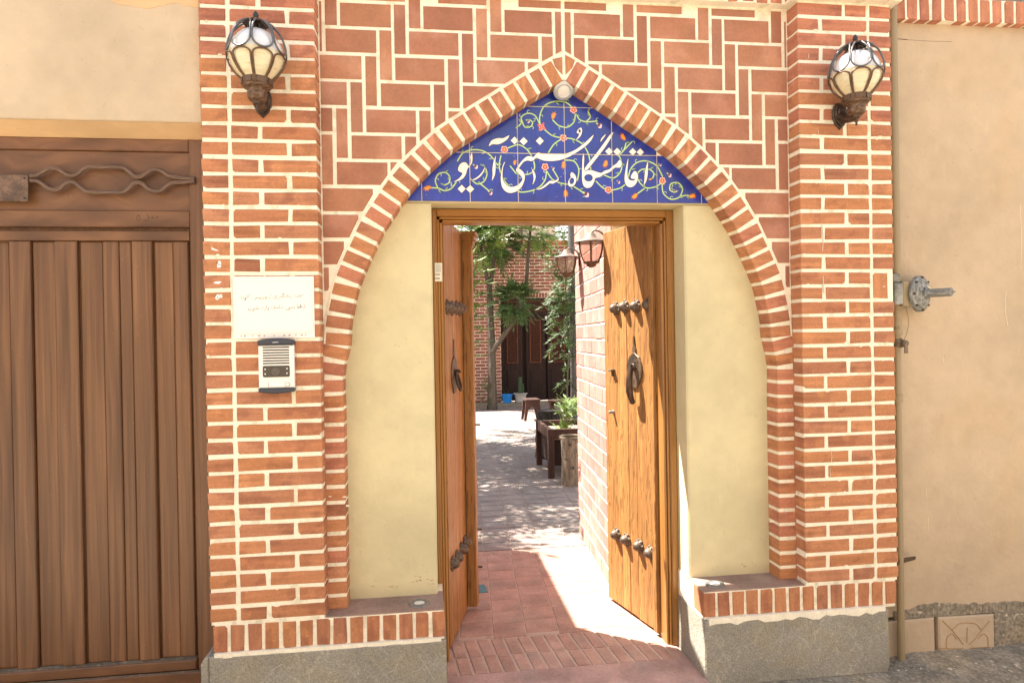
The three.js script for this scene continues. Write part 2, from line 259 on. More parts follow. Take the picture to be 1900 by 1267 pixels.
// ---------------------------------------------------------------- the two brick pilasters with their plinths and stone bases
const HW = 0.0965, HO = 0.0975, JV = 0.0155, JI = 0.018, BH = 0.0485, SB = 0.283;
function soldiers(parent, x0, x1, y0, y1, z, d, mats, w = 0.0495, n) {
  const count = n ?? Math.round((x1 - x0 + 0.0145) / (w + 0.0145)), pitch = (x1 - x0 - w) / (count - 1);
  for (let i = 0; i < count; i++) { const x = x0 + i * pitch; brick(parent, x + rr(-0.001, 0.001), x + w + rr(-0.0015, 0.0015), y0 + rr(-0.002, 0.002), y1, z, d, mats, true); }
}
function pilaster(right) {
  const x0 = right ? XR : 0, x1 = x0 + WP;
  const t = thing('brick_pilaster', right ? 'orange brick gate pilaster standing beside the gas pipe' : 'orange brick gate pilaster carrying the intercom and the paper notice', 'pilaster', [x0 + WP / 2, 0, -0.1], 'brick pilasters of the entrance');
  const shaft = part(t, 'shaft', box(x0 + 0.004, x1 - 0.004, YT - 0.006, TOP + 0.003, -0.34, -0.0035, 0.001), M.mortar);
  for (let k = 0; k < 39; k++) {
    const y0 = YT + k * CP + (CP - BH) / 2 + rr(-0.0012, 0.0012), y1 = y0 + BH + rr(-0.0015, 0.0015), mats = k > 33 ? M.redBricks : k > 30 && rnd() < 0.5 ? M.redBricks : M.bricks, D = 0.095;
    let longFirst;
    if (right) longFirst = k % 2 === 0; else longFirst = k <= 14 ? k % 2 === 1 : k === 15 || k === 16 ? true : k % 2 === 0;
    const segs = [];
    if (!right) { segs.push([0, HO]); const a = HO + JV; if (longFirst) segs.push([a, a + 0.204], [a + 0.204 + JI, WP]); else segs.push([a, a + HW], [a + HW + JI, WP]); }
    else { const b = WP - HO - JV; if (longFirst) segs.push([0, 0.204], [0.204 + JI, b]); else segs.push([0, HW], [HW + JI, b]); if (k !== 19 && k !== 20) segs.push([WP - HO, WP]); else if (k === 19) brick(shaft, x0 + WP - HO, x0 + WP - HO + 0.066, y0, y0 + CP + BH - 0.004, 0, D, mats, true); }
    for (const [a, b] of segs) brick(shaft, x0 + a + rr(-0.001, 0.001), x0 + b + rr(-0.0012, 0.0012), y0, y1, 0, D, mats);
  }
  // plinth: a soldier course that runs on under the plaster panel, its top forming a ledge
  const px0 = right ? 1.979 : 0.012, px1 = right ? 2.858 : 0.895;
  const plinth = part(t, 'plinth', box(px0 + 0.003, px1 - 0.003, SB - 0.004, YT - 0.005, -0.30, -0.004, 0.001), M.mortar);
  soldiers(plinth, px0, px1, SB + 0.008, YT - 0.0095, 0.001, 0.11, M.bricks, 0.0495, 14);
  const lx0 = right ? 1.9805 : WP + 0.001, lx1 = right ? XR - 0.001 : 0.8935;
  part(t, 'ledge', box(lx0, lx1, YT - 0.006, YT - 0.0015, -0.2, -0.0035, 0.001), M.ledge);
  // stone base
  const s0 = right ? 1.975 : -0.004, s1 = right ? 2.815 : 0.90, zf = 0.014;
  part(t, 'stone_base', prism(right ? [[s0, 0.0], [s1 - 0.012, 0.0], [s1, 0.03], [s1 - 0.004, SB - 0.012], [s1 - 0.02, SB - 0.004], [s0 + 0.004, SB - 0.006]] : rect(s0, s1, 0, SB - 0.004), zf, -0.30, 0.006, [right ? 0.3 : 0, 0.1], false), M.stone);
  if (!right) part(t, 'corner_stone', prism([[-0.034, 0], [-0.0055, 0], [-0.0055, SB - 0.004], [-0.02, SB - 0.006], [-0.034, SB - 0.03]], zf - 0.002, -0.24, 0.004, [0.7, 0.2]), M.stone);
  // lime mortar smeared unevenly between bricks and stone
  const sm = []; for (let i = 0; i < 26; i++) { const a = s0 + 0.02 + (s1 - s0 - 0.04) * i / 26, b = s0 + 0.02 + (s1 - s0 - 0.04) * (i + 1) / 26, h = (right ? 0.016 : 0.004) * (0.4 + 1.2 * rnd()); sm.push([a, b, h]); }
  part(t, 'mortar_smear', sm.map(([a, b, h], i) => prism([[a, SB - 0.004 - h], [b, SB - 0.004 - (sm[i + 1]?.[2] ?? h)], [b, SB + 0.007], [a, SB + 0.007]], zf + 0.0015 - (h < 0.006 ? 0.004 : 0), -0.02, 0.00005, [i * 0.03, 0])), M.mortar);
  // thin smears of mortar left over brick edges
  const drops = [];
  for (let i = 0; i < 34; i++) {
    const k = Math.floor(rr(0, 38)), x = x0 + rr(0.01, WP - 0.02), y = YT + k * CP + (rnd() < 0.5 ? 0.006 : CP - 0.006), w = rr(0.004, 0.02), h = rr(0.002, 0.005), n = 7;
    drops.push(prism(Array.from({ length: n }, (_, j) => { const a = j / n * 6.283; return [x + Math.cos(a) * w * rr(0.5, 1), y + Math.sin(a) * h * rr(0.6, 1.3)]; }), 0.0012, -0.004, 0.0004));
  }
  part(t, 'mortar_splash', drops, M.mortar);
  return t;
}
pilaster(false); pilaster(true);

// ---------------------------------------------------------------- the arched gateway between them
const gateway = thing('arched_gateway', 'brick entrance wall with a pointed arch, zigzag brick spandrels and yellow plaster panels', 'gateway', [XC, 0, -0.2]);
// inner edge of the arch, from the plinth up to the apex (traced, then made symmetrical about the axis)
const innerPx = [[653, 1104], [650, 900], [647, 767], [646.6, 694], [647.7, 636], [649.5, 603], [655, 574], [664, 534], [676.7, 501.7], [696.8, 457.5], [711, 428.5], [733, 394], [765.8, 348.6], [804, 308.6], [845.7, 272.3], [893, 241.5], [942, 210.6], [994.5, 178], [1043.6, 150.7]];
const half = innerPx.map(([x, y]) => { const p = onZ(x, y, ZA); return [XC - p.x, p.y]; });
const HW0 = 0.928;                                                        // half width below the spring
half.forEach((p) => { if (p[1] < 1.43) p[0] = HW0; }); half[0][1] = YT - 0.01; half[half.length - 1] = [0, half[half.length - 1][1] + 0.008];
const archCurve = new THREE.CatmullRomCurve3(half.map((p) => V3(p[0], p[1], 0)), false, 'centripetal');
const ARC = archCurve.getSpacedPoints(240).map((p) => [p.x, p.y]), RW = 0.1;                              // ring width
const arcLen = archCurve.getLength();
function arcAt(s) { const t = clamp(s / arcLen) * 240, i = Math.min(239, Math.floor(t)), a = ARC[i], b = ARC[i + 1], f = t - i, dx = b[0] - a[0], dy = b[1] - a[1], l = Math.hypot(dx, dy); return { p: [a[0] + dx * f, a[1] + dy * f], n: [dy / l, -dx / l] }; }   // n points outward (away from the axis)
const OUT = Array.from({ length: 121 }, (_, i) => { const { p, n } = arcAt(arcLen * i / 120), q = [p[0] + n[0] * RW, p[1] + n[1] * RW]; return q; }).filter((q) => q[0] > -0.002);
const apexOut = OUT[OUT.length - 1]; OUT.push([0, apexOut[1] + Math.abs(apexOut[0]) * 0.55]);
const insideOuter = (x, y) => { const ax = Math.abs(x - XC); if (y < OUT[0][1]) return ax < OUT[0][0]; for (let i = 0; i < OUT.length - 1; i++) if (y >= OUT[i][1] && y <= OUT[i + 1][1]) { const f = (y - OUT[i][1]) / (OUT[i + 1][1] - OUT[i][1] || 1); return ax < OUT[i][0] + (OUT[i + 1][0] - OUT[i][0]) * f; } return false; };

// spandrel: mortar sheet with the arch cut out, zigzag bricks on it
{
  const sh = new THREE.Shape(); const L = OUT.map(([x, y], i) => [Math.max(0, x - 0.05), i ? y : YT - 0.006]);
  sh.moveTo(WP - 0.002, YT - 0.006); for (const [x, y] of L) sh.lineTo(XC - x, y); for (const [x, y] of [...L].reverse()) if (x > 0) sh.lineTo(XC + x, y); sh.lineTo(XR + 0.002, YT - 0.006); sh.lineTo(XR + 0.002, TOP + 0.01); sh.lineTo(WP - 0.002, TOP + 0.01);
  const g = new THREE.ExtrudeGeometry(sh, { depth: 0.05, bevelEnabled: false }); g.translate(0, 0, ZS - 0.0035 - 0.05);
  const spandrel = part(gateway, 'spandrel', g, M.mortar);
  const sv = 0.0597, hl = 0.2146, P = hl + 2 * sv, rp = 0.107, gap = 0.0145;
  // left half measured: one horizontal brick of the row at y 70..116 px runs from x 603.5 px; rows step by one upright brick
  const ref = onZ(603.5, 148.5 / 2.754 * 1.0, ZS), yTop0 = onZ(640, 50, ZS).y, xRef = onZ(603.5, 75, ZS).x - gap / 2;
  const place = (x0, x1, y0, y1, sw) => {
    for (const mir of [false, true]) {
      let poly = mir ? rect(2 * XC - x1, 2 * XC - x0, y0, y1) : rect(x0, x1, y0, y1);
      poly = clip(poly, 1, 0, WP + 0.006); if (poly.length > 2) poly = clip(poly, -1, 0, -(XR - 0.006)); if (poly.length > 2) poly = clip(poly, 0, -1, -(TOP - 0.008));
      if (poly.length > 2) poly = mir ? clip(poly, 1, 0, XC + 0.008) : clip(poly, -1, 0, -(XC - 0.008));
      if (poly.length < 3) continue;
      // cut along the tangent of the ring's outer edge nearest to the brick
      let cx = 0, cy = 0; for (const p of poly) { cx += p[0] / poly.length; cy += p[1] / poly.length; }
      const s = mir ? 1 : -1; let best = 1e9, bi = 0; OUT.forEach((q, i) => { const d = (XC + s * q[0] - cx) ** 2 + (q[1] - cy) ** 2; if (d < best) { best = d; bi = i; } });
      const i0 = clamp(bi - 2, 0, OUT.length - 1), i1 = clamp(bi + 2, 0, OUT.length - 1), a = OUT[i0], b = OUT[i1], tx = s * (b[0] - a[0]), ty = b[1] - a[1], l = Math.hypot(tx, ty);
      let nx = s * ty / l, ny = -s * tx / l; if (nx * s < 0 && ny < 0) { nx = -nx; ny = -ny; }
      const q = OUT[bi], c0 = nx * (XC + s * q[0]) + ny * q[1] + 0.011;
      if (q[1] > YT) poly = clip(poly, nx, ny, c0);
      if (poly.length < 3 || Math.abs(area(poly)) < 0.00035) continue;
      // drop needle-sharp corners
      brickPoly(spandrel, poly, ZS + rr(-0.0005, 0.0005), 0.06, M.faces, sw);
    }
  };
  for (let r = -4; r < 22; r++) {
    const yt = yTop0 + 0.0 - r * rp, yb = yt - rp; if (yb > TOP || yt < YT + 0.6) continue;
    for (let m = -9; m < 9; m++) {
      const x = xRef - r * sv + m * P; if (x > XC + 0.3 || x < WP - 0.5) continue;
      const j = () => rr(-0.0012, 0.0012);
      place(x + gap / 2 + j(), x + hl - gap / 2 + j(), yb + gap / 2 + j(), yt - gap / 2 + j(), false);
      place(x + hl + gap / 2 + j(), x + hl + sv - gap / 2 + j(), yb - rp + gap / 2 + j(), yt - gap / 2 + j(), true);
    }
  }
}
// arch ring: mortar body and voussoirs
{
  const body = [];
  for (const s of [-1, 1]) {
    const pos = [], uv = [], N = 90, zf = ZA - 0.003, zb = -0.2, put = (...q) => { for (const [x, y, z, u, v] of (s < 0 ? q : [q[0], q[2], q[1]])) { pos.push(x, y, z); uv.push(u, v); } };
    let prev;
    for (let i = 0; i <= N; i++) {
      const { p, n } = arcAt(arcLen * i / N), a = [Math.max(0, p[0] + n[0] * 0.003), p[1] + n[1] * 0.003], b = [Math.max(0, p[0] + n[0] * RW), p[1] + n[1] * RW], A = [XC + s * a[0], a[1]], B = [XC + s * b[0], b[1]], v = arcLen * i / N;
      const cur = { A, B, v };
      if (prev) {
        const q = (P, z, u, vv) => [P[0], P[1], z, u, vv];
        put(q(prev.B, zf, 0.1, prev.v), q(prev.A, zf, 0, prev.v), q(A, zf, 0, v)); put(q(prev.B, zf, 0.1, prev.v), q(A, zf, 0, v), q(B, zf, 0.1, v));
        put(q(prev.A, zf, 0, prev.v), q(prev.A, zb, 0.12, prev.v), q(A, zb, 0.12, v)); put(q(prev.A, zf, 0, prev.v), q(A, zb, 0.12, v), q(A, zf, 0, v));
        put(q(prev.B, zb, 0.3, prev.v), q(prev.B, zf, 0.2, prev.v), q(B, zf, 0.2, v)); put(q(prev.B, zb, 0.3, prev.v), q(B, zf, 0.2, v), q(B, zb, 0.3, v));
      }
      prev = cur;
    }
    body.push(geoFrom(pos, uv));
  }
  { const e = arcAt(arcLen), yi = e.p[1], yo = yi + RW / Math.max(0.3, e.n[1]); body.push(prism([[XC, yi - 0.004], [XC + e.n[0] * RW, yi + e.n[1] * RW], [XC, yo], [XC - e.n[0] * RW, yi + e.n[1] * RW]], ZA - 0.0034, -0.2, 0.001)); }
  const ring = part(gateway, 'arch_ring', body, M.mortar);
  for (const s of [-1, 1]) {
    const n = Math.round(arcLen / 0.0625), pitch = arcLen / n, th = 0.047;
    for (let i = 0; i < n; i++) {
      const s0 = i * pitch + (pitch - th) / 2 + rr(-0.001, 0.001), a = arcAt(s0), b = arcAt(s0 + th), c = arcAt(s0 + th / 2);
      const w = RW - 0.005 + rr(-0.002, 0.002), along = [-c.n[1], c.n[0]], h2 = th / 2;                                      // voussoirs keep a brick's parallel sides
      const P = (t, o) => { const x = c.p[0] + along[0] * t + c.n[0] * o, y = c.p[1] + along[1] * t + c.n[1] * o; return [x, y]; };
      let poly = [P(-h2, 0), P(-h2, w), P(h2, w), P(h2, 0)];
      poly = clip(poly, 1, 0, 0.006); if (poly.length < 3) continue;
      poly = poly.map(([x, y]) => [XC + s * x, y]); if (area(poly) < 0) poly.reverse();
      if (Math.abs(area(poly)) < 0.0008) continue;
      const lying = Math.abs(c.n[0]) > 0.7;
      brickPoly(ring, poly, ZA, 0.1, rnd() < 0.35 ? M.redBricks : M.bricks, !lying);
    }
  }
}
{ const e = arcAt(arcLen), yi = e.p[1], yo = yi + RW / Math.max(0.3, e.n[1]), ring = gateway.getObjectByName('arch_ring'), q = [e.n[0] * RW, yi + e.n[1] * RW];
  for (const s of [-1, 1]) { let p = [[0.0065, yi + 0.02], [q[0] * 0.72, q[1] - 0.034], [q[0] * 0.93, q[1] - 0.002], [0.0065, yo - 0.012 - (s < 0 ? 0.01 : 0)]].map(([x, y]) => [XC + s * x, y]); if (area(p) < 0) p.reverse(); brickPoly(ring, p, ZA, 0.1, M.bricks, true); } }
// plaster panels, lintel, the thick wall over the passage, cornice of soldier bricks
part(gateway, 'plaster_panel', box(WP + 0.01, DL, YT - 0.012, DT, -0.36, ZP, 0.007), M.yellow).userData.label = 'pale yellow plaster panel above the ledge';
part(gateway, 'plaster_panel', box(DR, XR - 0.01, YT - 0.012, DT, -0.36, ZP, 0.007), M.yellow);
part(gateway, 'plaster_lintel', box(WP + 0.01, XR - 0.01, DT - 0.0, TOP + 0.02, -0.36, ZP - 0.003, 0.006), M.yellow);
part(gateway, 'upper_wall', box(-0.0, 2.86, 2.2, TOP + 0.2, -0.70, -0.362, 0.004), M.cement);
{
  const c = part(gateway, 'cornice', [box(-0.03, WP + 0.03, TOP + 0.003, TOP + 0.2, -0.35, 0.036, 0.002), box(WP + 0.031, XR - 0.031, TOP + 0.003, TOP + 0.2, -0.35, ZS + 0.041, 0.002), box(XR - 0.03, XR + WP + 0.03, TOP + 0.003, TOP + 0.2, -0.35, 0.036, 0.002)], M.mortar);
  soldiers(c, -0.032, WP + 0.032, TOP + 0.006, TOP + 0.104, 0.04, 0.13, M.redBricks, 0.0495);
  soldiers(c, WP + 0.05, XR - 0.05, TOP + 0.006, TOP + 0.104, ZS + 0.045, 0.13, M.redBricks, 0.0495);
  soldiers(c, XR - 0.032, XR + WP + 0.032, TOP + 0.006, TOP + 0.104, 0.04, 0.13, M.redBricks, 0.0495);
}

{ // pink scuffs low on the panels, lime drips and splashes on the brick
  const r5 = mulberry(55), blob = (px, py, z, w, h, n = 8) => { const c = onZ(px, py, z); return prism(Array.from({ length: n }, (_, j) => { const a = j / n * 6.283, k = 0.45 + 0.6 * r5(); return [c.x + Math.cos(a) * w * k, c.y + Math.sin(a) * h * k]; }), z, z - 0.001, 0.0002); };
  const list = []; for (const [x, y, n] of [[775, 1074, 6], [790, 1080, 5], [690, 1082, 2], [1385, 1046, 3], [735, 1092, 3]]) for (let i = 0; i < n; i++) list.push(blob(x + (r5() - 0.5) * 26, y + (r5() - 0.5) * 12, ZP + 0.0004, 0.004 + 0.008 * r5(), 0.002 + 0.003 * r5()));
  part(gateway, 'scuff', list, mat({ color: lin(0.80, 0.52, 0.33), map: T.plaster, roughness: 0.9 }));
  const sp = []; for (const [x, y, w, h] of [[1452, 652, 0.022, 0.006], [1440, 655, 0.014, 0.004], [1464, 648, 0.012, 0.006], [645, 938, 0.010, 0.006], [640, 922, 0.012, 0.003], [612, 921, 0.01, 0.003], [1432, 968, 0.016, 0.003], [640, 755, 0.008, 0.006]]) sp.push(blob(x, y, ZA + 0.0012, w, h, 10));
  part(gateway, 'mortar_splash', sp, M.mortar);
  const t = scene.getObjectByName('brick_pilaster_001'), d = (p, r) => tube(p.map(([x, y]) => onZ(x, y, 0.0008)), r, 5, false, 24), dr = [d([[1526, 418], [1528, 440], [1527, 466]], 0.0022), d([[1528, 512], [1528, 530], [1530, 544]], 0.0022), d([[1501, 100], [1501, 108]], 0.0016), d([[1543, 835], [1544, 850], [1543, 858]], 0.0016), d([[1519, 242], [1519, 248]], 0.0016), d([[1541, 868], [1541, 884]], 0.0014)];
  part(t, 'lime_drip', dr, M.mortar);
  const pale = mat({ color: lin(0.46, 0.42, 0.35), roughness: 0.95 }), sc = (p, r) => tube(p.map(([x, y]) => onZ(x, y, 0.0138)), r * 0.75, 4, false, 24);
  part(scene.getObjectByName('brick_pilaster'), 'scratch', [sc([[688, 1222], [705, 1240], [725, 1262]], 0.001), sc([[775, 1212], [790, 1236], [806, 1262]], 0.0014), sc([[712, 1206], [718, 1214]], 0.0016), sc([[500, 1252], [510, 1240], [524, 1232]], 0.002), sc([[500, 1246], [512, 1238]], 0.0014)], pale);
  part(t, 'scratch', [sc([[1455, 1150], [1452, 1180], [1443, 1215]], 0.0012), sc([[1484, 1170], [1485, 1195], [1482, 1222]], 0.001), sc([[1523, 1172], [1522, 1210]], 0.0014), sc([[1533, 1221], [1548, 1221]], 0.0014), sc([[1552, 1200], [1556, 1214]], 0.0022), sc([[1578, 1235], [1590, 1234]], 0.0014), sc([[1628, 1162], [1632, 1168]], 0.0018)], pale);
  // grit and small stones along the street edge
  const grit = [], r6 = mulberry(77); for (let i = 0; i < 90; i++) { const x = 2.75 + 1.6 * r6(), z = -0.06 + 0.5 * r6(), r = 0.002 + 0.006 * r6() * r6(), s = new THREE.DodecahedronGeometry(r, 0); s.scale(1, 0.6, 1); s.translate(x, 0.012 + 0.018 * Math.max(0, 0.25 - z), z); grit.push(s); }
  structure('street_grit', grit, mat({ color: lin(0.55, 0.50, 0.43), roughness: 0.95 }), 'stuff').userData.label = 'small stones and grit at the foot of the walls';
}

// ---------------------------------------------------------------- the painted tile tympanum
{
  const X0 = 0.74, X1 = 2.13, Y0 = 2.05, Y1 = 2.57, CW = 2048, CH = Math.round(CW * (Y1 - Y0) / (X1 - X0));
  const cv = document.createElement('canvas'); cv.width = CW; cv.height = CH; const g = cv.getContext('2d');
  const PX = CW / (X1 - X0);
  const toC = (px, py) => { const p = onZ(px, py, -0.164); return [(p.x - X0) * PX, (Y1 - p.y) * PX]; };
  const crop = (ox, oy, s) => ([x, y]) => toC(ox + x / s, oy + y / s);
  const A = crop(760, 230, 8.445), B = crop(920, 230, 8.445), C = crop(1080, 230, 8.445), Q = crop(740, 150, 3.1667);
  // glaze: cobalt with a brushed, slightly uneven depth of colour
  { const im = g.createImageData(CW, CH); for (let y = 0; y < CH; y++) for (let x = 0; x < CW; x++) { const n = fbm(x / CW, y / CW, 6, 14, 4, 211), f = fbm(x / CW, y / CW, 180, 60, 2, 213), k = 0.86 + 0.32 * (n - 0.5) + 0.18 * (f - 0.5), o = (y * CW + x) * 4; im.data[o] = 34 * k; im.data[o + 1] = 62 * k; im.data[o + 2] = 172 * k; im.data[o + 3] = 255; } g.putImageData(im, 0, 0); }
  const smooth = (pts, closed) => { const p = new Path2D(), n = pts.length, at = (i) => closed ? pts[(i + n) % n] : pts[clamp(i, 0, n - 1)]; p.moveTo(...pts[0]); for (let i = 0; i < (closed ? n : n - 1); i++) { const a = at(i - 1), b = at(i), c = at(i + 1), d = at(i + 2); p.bezierCurveTo(b[0] + (c[0] - a[0]) / 6.5, b[1] + (c[1] - a[1]) / 6.5, c[0] - (d[0] - b[0]) / 6.5, c[1] - (d[1] - b[1]) / 6.5, c[0], c[1]); } if (closed) p.closePath(); return p; };
  g.lineCap = g.lineJoin = 'round';
  const vines = [[[345, 470], [375, 425], [430, 405], [490, 410], [540, 440], [580, 495]], [[190, 628], [230, 630], [270, 645], [310, 630], [340, 590]], [[228, 628], [214, 585], [232, 548], [272, 538], [298, 562], [294, 598], [268, 612]], [[420, 575], [460, 605], [500, 590], [518, 545], [503, 500]], [[480, 605], [535, 650]],
    [[600, 440], [590, 500], [610, 570], [650, 620], [710, 652], [780, 645], [830, 620], [860, 580], [868, 535]], [[640, 395], [700, 375], [750, 400], [785, 450], [798, 510], [770, 545], [715, 552]], [[850, 280], [900, 320], [960, 335], [1020, 340], [1080, 372], [1118, 440], [1130, 545]], [[880, 420], [912, 372], [950, 345]],
    [[870, 530], [900, 575], [950, 600], [1010, 612], [1060, 640], [1090, 662]], [[975, 465], [1030, 472], [1058, 520], [1050, 585]], [[835, 290], [828, 210], [858, 145], [920, 120], [985, 128], [1022, 160]], [[690, 275], [718, 250], [722, 210], [760, 190], [802, 205], [832, 262]], [[722, 230], [740, 270], [775, 268], [786, 245], [770, 228]], [[905, 230], [940, 262], [990, 272], [1030, 240], [1040, 195], [1062, 226], [1100, 240], [1165, 236]], [[1100, 240], [1126, 212], [1112, 180]],
    [[1160, 590], [1200, 628], [1240, 642], [1300, 630], [1342, 600]], [[1290, 430], [1312, 485], [1300, 540], [1260, 570], [1205, 552]], [[1348, 575], [1362, 520], [1400, 480], [1455, 470], [1515, 498], [1550, 560]], [[1405, 540], [1412, 590], [1455, 628], [1510, 622], [1545, 598]], [[1405, 540], [1430, 520], [1475, 520], [1500, 545], [1492, 572]], [[1548, 605], [1556, 660], [1600, 695], [1650, 682], [1668, 632], [1640, 598], [1600, 605], [1594, 640], [1622, 655]], [[1655, 680], [1690, 672], [1722, 678]], [[1290, 440], [1322, 408], [1336, 365]], [[1322, 408], [1370, 358]], [[1400, 665], [1445, 632]], [[905, 520], [935, 575], [905, 600]], [[655, 500], [690, 545]]];
  for (const [w, col] of [[10.5, '#3d5a2c'], [8, '#a9c87a'], [3, '#cfe0a4']]) { g.strokeStyle = col; g.lineWidth = w; for (const v of vines) g.stroke(smooth(v.map(Q))); }
  const r2 = mulberry(9), dir = (v, i) => { const a = Q(v[Math.max(0, i - 1)]), b = Q(v[Math.min(v.length - 1, i + 1)]); return Math.atan2(b[1] - a[1], b[0] - a[0]); };
  const leaf = (x, y, a, l, w) => { g.save(); g.translate(x, y); g.rotate(a); const p = new Path2D(); p.moveTo(0, 0); p.quadraticCurveTo(l * 0.5, -w, l, 0); p.quadraticCurveTo(l * 0.5, w, 0, 0); g.fillStyle = '#bcd68c'; g.fill(p); g.lineWidth = 2; g.strokeStyle = '#587a3a'; g.stroke(p); g.fillStyle = '#4c7036'; const q = new Path2D(); q.moveTo(l * 0.2, 0); q.quadraticCurveTo(l * 0.5, -w * 0.5, l * 0.85, 0); q.quadraticCurveTo(l * 0.5, w * 0.2, l * 0.2, 0); g.fill(q); g.restore(); };
  for (const v of vines) for (let i = 1; i < v.length; i++) { const p = Q(v[i]); if (r2() < 0.6) leaf(p[0], p[1], dir(v, i) + (r2() < 0.5 ? 0.9 : -0.9), 22 + r2() * 14, 8); else { g.strokeStyle = '#b4cf86'; g.lineWidth = 4; g.beginPath(); const a = dir(v, i) + (r2() < 0.5 ? 1.2 : -1.2); g.arc(p[0] + Math.cos(a) * 11, p[1] + Math.sin(a) * 11, 9, a + 3.1, a + 6.6); g.stroke(); } }
  const rose = (m, s = 1) => { const [x, y] = Q(m); for (let k = 0; k < 5; k++) { const a = k * 1.2566 + 0.3; g.fillStyle = '#f2b3a2'; g.beginPath(); g.arc(x + Math.cos(a) * 12 * s, y + Math.sin(a) * 12 * s, 9.5 * s, 0, 7); g.fill(); } for (let k = 0; k < 5; k++) { const a = k * 1.2566 + 0.3; g.fillStyle = '#d2493c'; g.beginPath(); g.arc(x + Math.cos(a) * 8 * s, y + Math.sin(a) * 8 * s, 6.5 * s, 0, 7); g.fill(); } g.fillStyle = '#f4cf5e'; g.beginPath(); g.arc(x, y, 5 * s, 0, 7); g.fill(); };
  const flame = (m, a, s = 1) => { const [x, y] = Q(m); g.save(); g.translate(x, y); g.rotate(a); g.scale(s, s); const p = new Path2D('M-20 0 Q-14 -13 0 -12 L4 -17 L9 -9 L20 -12 L15 -3 L27 2 L15 5 L18 13 L6 9 Q-12 13 -20 0Z'); g.fillStyle = '#ee8a24'; g.fill(p); g.lineWidth = 2.2; g.strokeStyle = '#b4511c'; g.stroke(p); g.strokeStyle = '#f7c04c'; g.lineWidth = 3; g.beginPath(); g.moveTo(-12, 0); g.quadraticCurveTo(0, -5, 13, 0); g.stroke(); g.restore(); };
  const bud = (m, s = 1) => { const [x, y] = Q(m); g.fillStyle = '#efd2d0'; for (const [dx, dy] of [[10, 2], [4, 10], [9, 10]]) { g.beginPath(); g.arc(x + dx * s, y + dy * s, 8 * s, 0, 7); g.fill(); } g.fillStyle = '#6d2a45'; g.beginPath(); g.ellipse(x, y, 9 * s, 11 * s, 0.5, 0, 7); g.fill(); g.fillStyle = '#b9d48a'; g.beginPath(); g.ellipse(x - 9 * s, y - 7 * s, 7 * s, 4 * s, 0.7, 0, 7); g.fill(); };
  for (const m of [[620, 403], [968, 335], [1027, 170], [860, 505], [1232, 640], [1550, 587]]) rose(m, 1.12); rose([840, 270], 0.9); { const [x, y] = Q([840, 270]); for (const a of [0.5, 2.2, 3.6, 5.2]) { g.save(); g.translate(x, y); g.rotate(a); g.fillStyle = '#d85a52'; g.beginPath(); g.ellipse(17, 0, 15, 7, 0, 0, 7); g.fill(); g.restore(); } g.fillStyle = '#f4cf5e'; g.beginPath(); g.arc(x, y, 4, 0, 7); g.fill(); }
  for (const [x, y, a] of [[168, 628, 2.7], [910, 205, -1.2], [968, 492, 1.6], [980, 660, 1.5], [1215, 485, 1.9], [1320, 330, -2.2], [1388, 675, 2.4], [1725, 678, -0.2]]) flame([x, y], a, 1.15); flame([682, 480], -1.4, 0.8); flame([1480, 577], 2.8, 0.5);
  for (const [x, y, s] of [[448, 500, 1], [535, 655, 0.9], [1098, 663, 1.25], [1175, 258, 1.2], [758, 236, 0.7], [1588, 550, 1], [905, 510, 0.6], [1290, 592, 0.7], [1535, 492, 0.6], [1625, 645, 0.6]]) bud([x, y], s);
  // the lettering: cream strokes with a fine dark outline
  const ink = (pts, f, tight) => { const p = smooth(pts.map(f), true); g.lineWidth = 7; g.strokeStyle = '#171a33'; g.stroke(p); g.fillStyle = '#f3e8e0'; g.fill(p); };
  const hole = (f, x, y, rx, ry, a = 0) => { const c = f([x, y]), e = f([x + rx, y]), d = f([x, y + ry]); g.beginPath(); g.ellipse(c[0], c[1], Math.hypot(e[0] - c[0], e[1] - c[1]), Math.hypot(d[0] - c[0], d[1] - c[1]), a, 0, 7); g.fillStyle = '#223f9a'; g.fill(); g.lineWidth = 4; g.strokeStyle = '#171a33'; g.stroke(); };
  const dot = (f, x, y, r) => { const p = new Path2D(), q = [[x - r, y], [x, y - r], [x + r, y], [x, y + r]].map(f); p.moveTo(...q[0]); for (const k of [1, 2, 3]) p.lineTo(...q[k]); p.closePath(); g.lineWidth = 9; g.strokeStyle = '#171a33'; g.stroke(p); g.fillStyle = '#f3e8e0'; g.fill(p); g.lineWidth = 2.5; g.strokeStyle = '#f3e8e0'; g.stroke(p); };
  ink([[1352, 495], [1345, 570], [1348, 680], [1335, 800], [1290, 888], [1300, 800], [1298, 700], [1315, 590]], A);
  ink([[1240, 345], [1285, 258], [1380, 222], [1470, 220], [1560, 178], [1530, 240], [1460, 290], [1390, 318], [1300, 318]], A);
  ink([[1185, 660], [1165, 740], [1110, 820], [1040, 868], [965, 888], [1060, 828], [1130, 760], [1165, 700]], A);
  ink([[975, 452], [986, 520], [978, 600], [948, 660], [905, 705], [882, 785], [840, 848], [770, 888], [690, 905], [765, 858], [815, 800], [824, 768], [795, 752], [765, 735], [758, 700], [785, 635], [835, 600], [885, 606], [914, 645], [926, 655], [946, 628], [956, 575], [948, 510]], A);
  dot(A, 815, 1015, 60); dot(A, 948, 1018, 60);
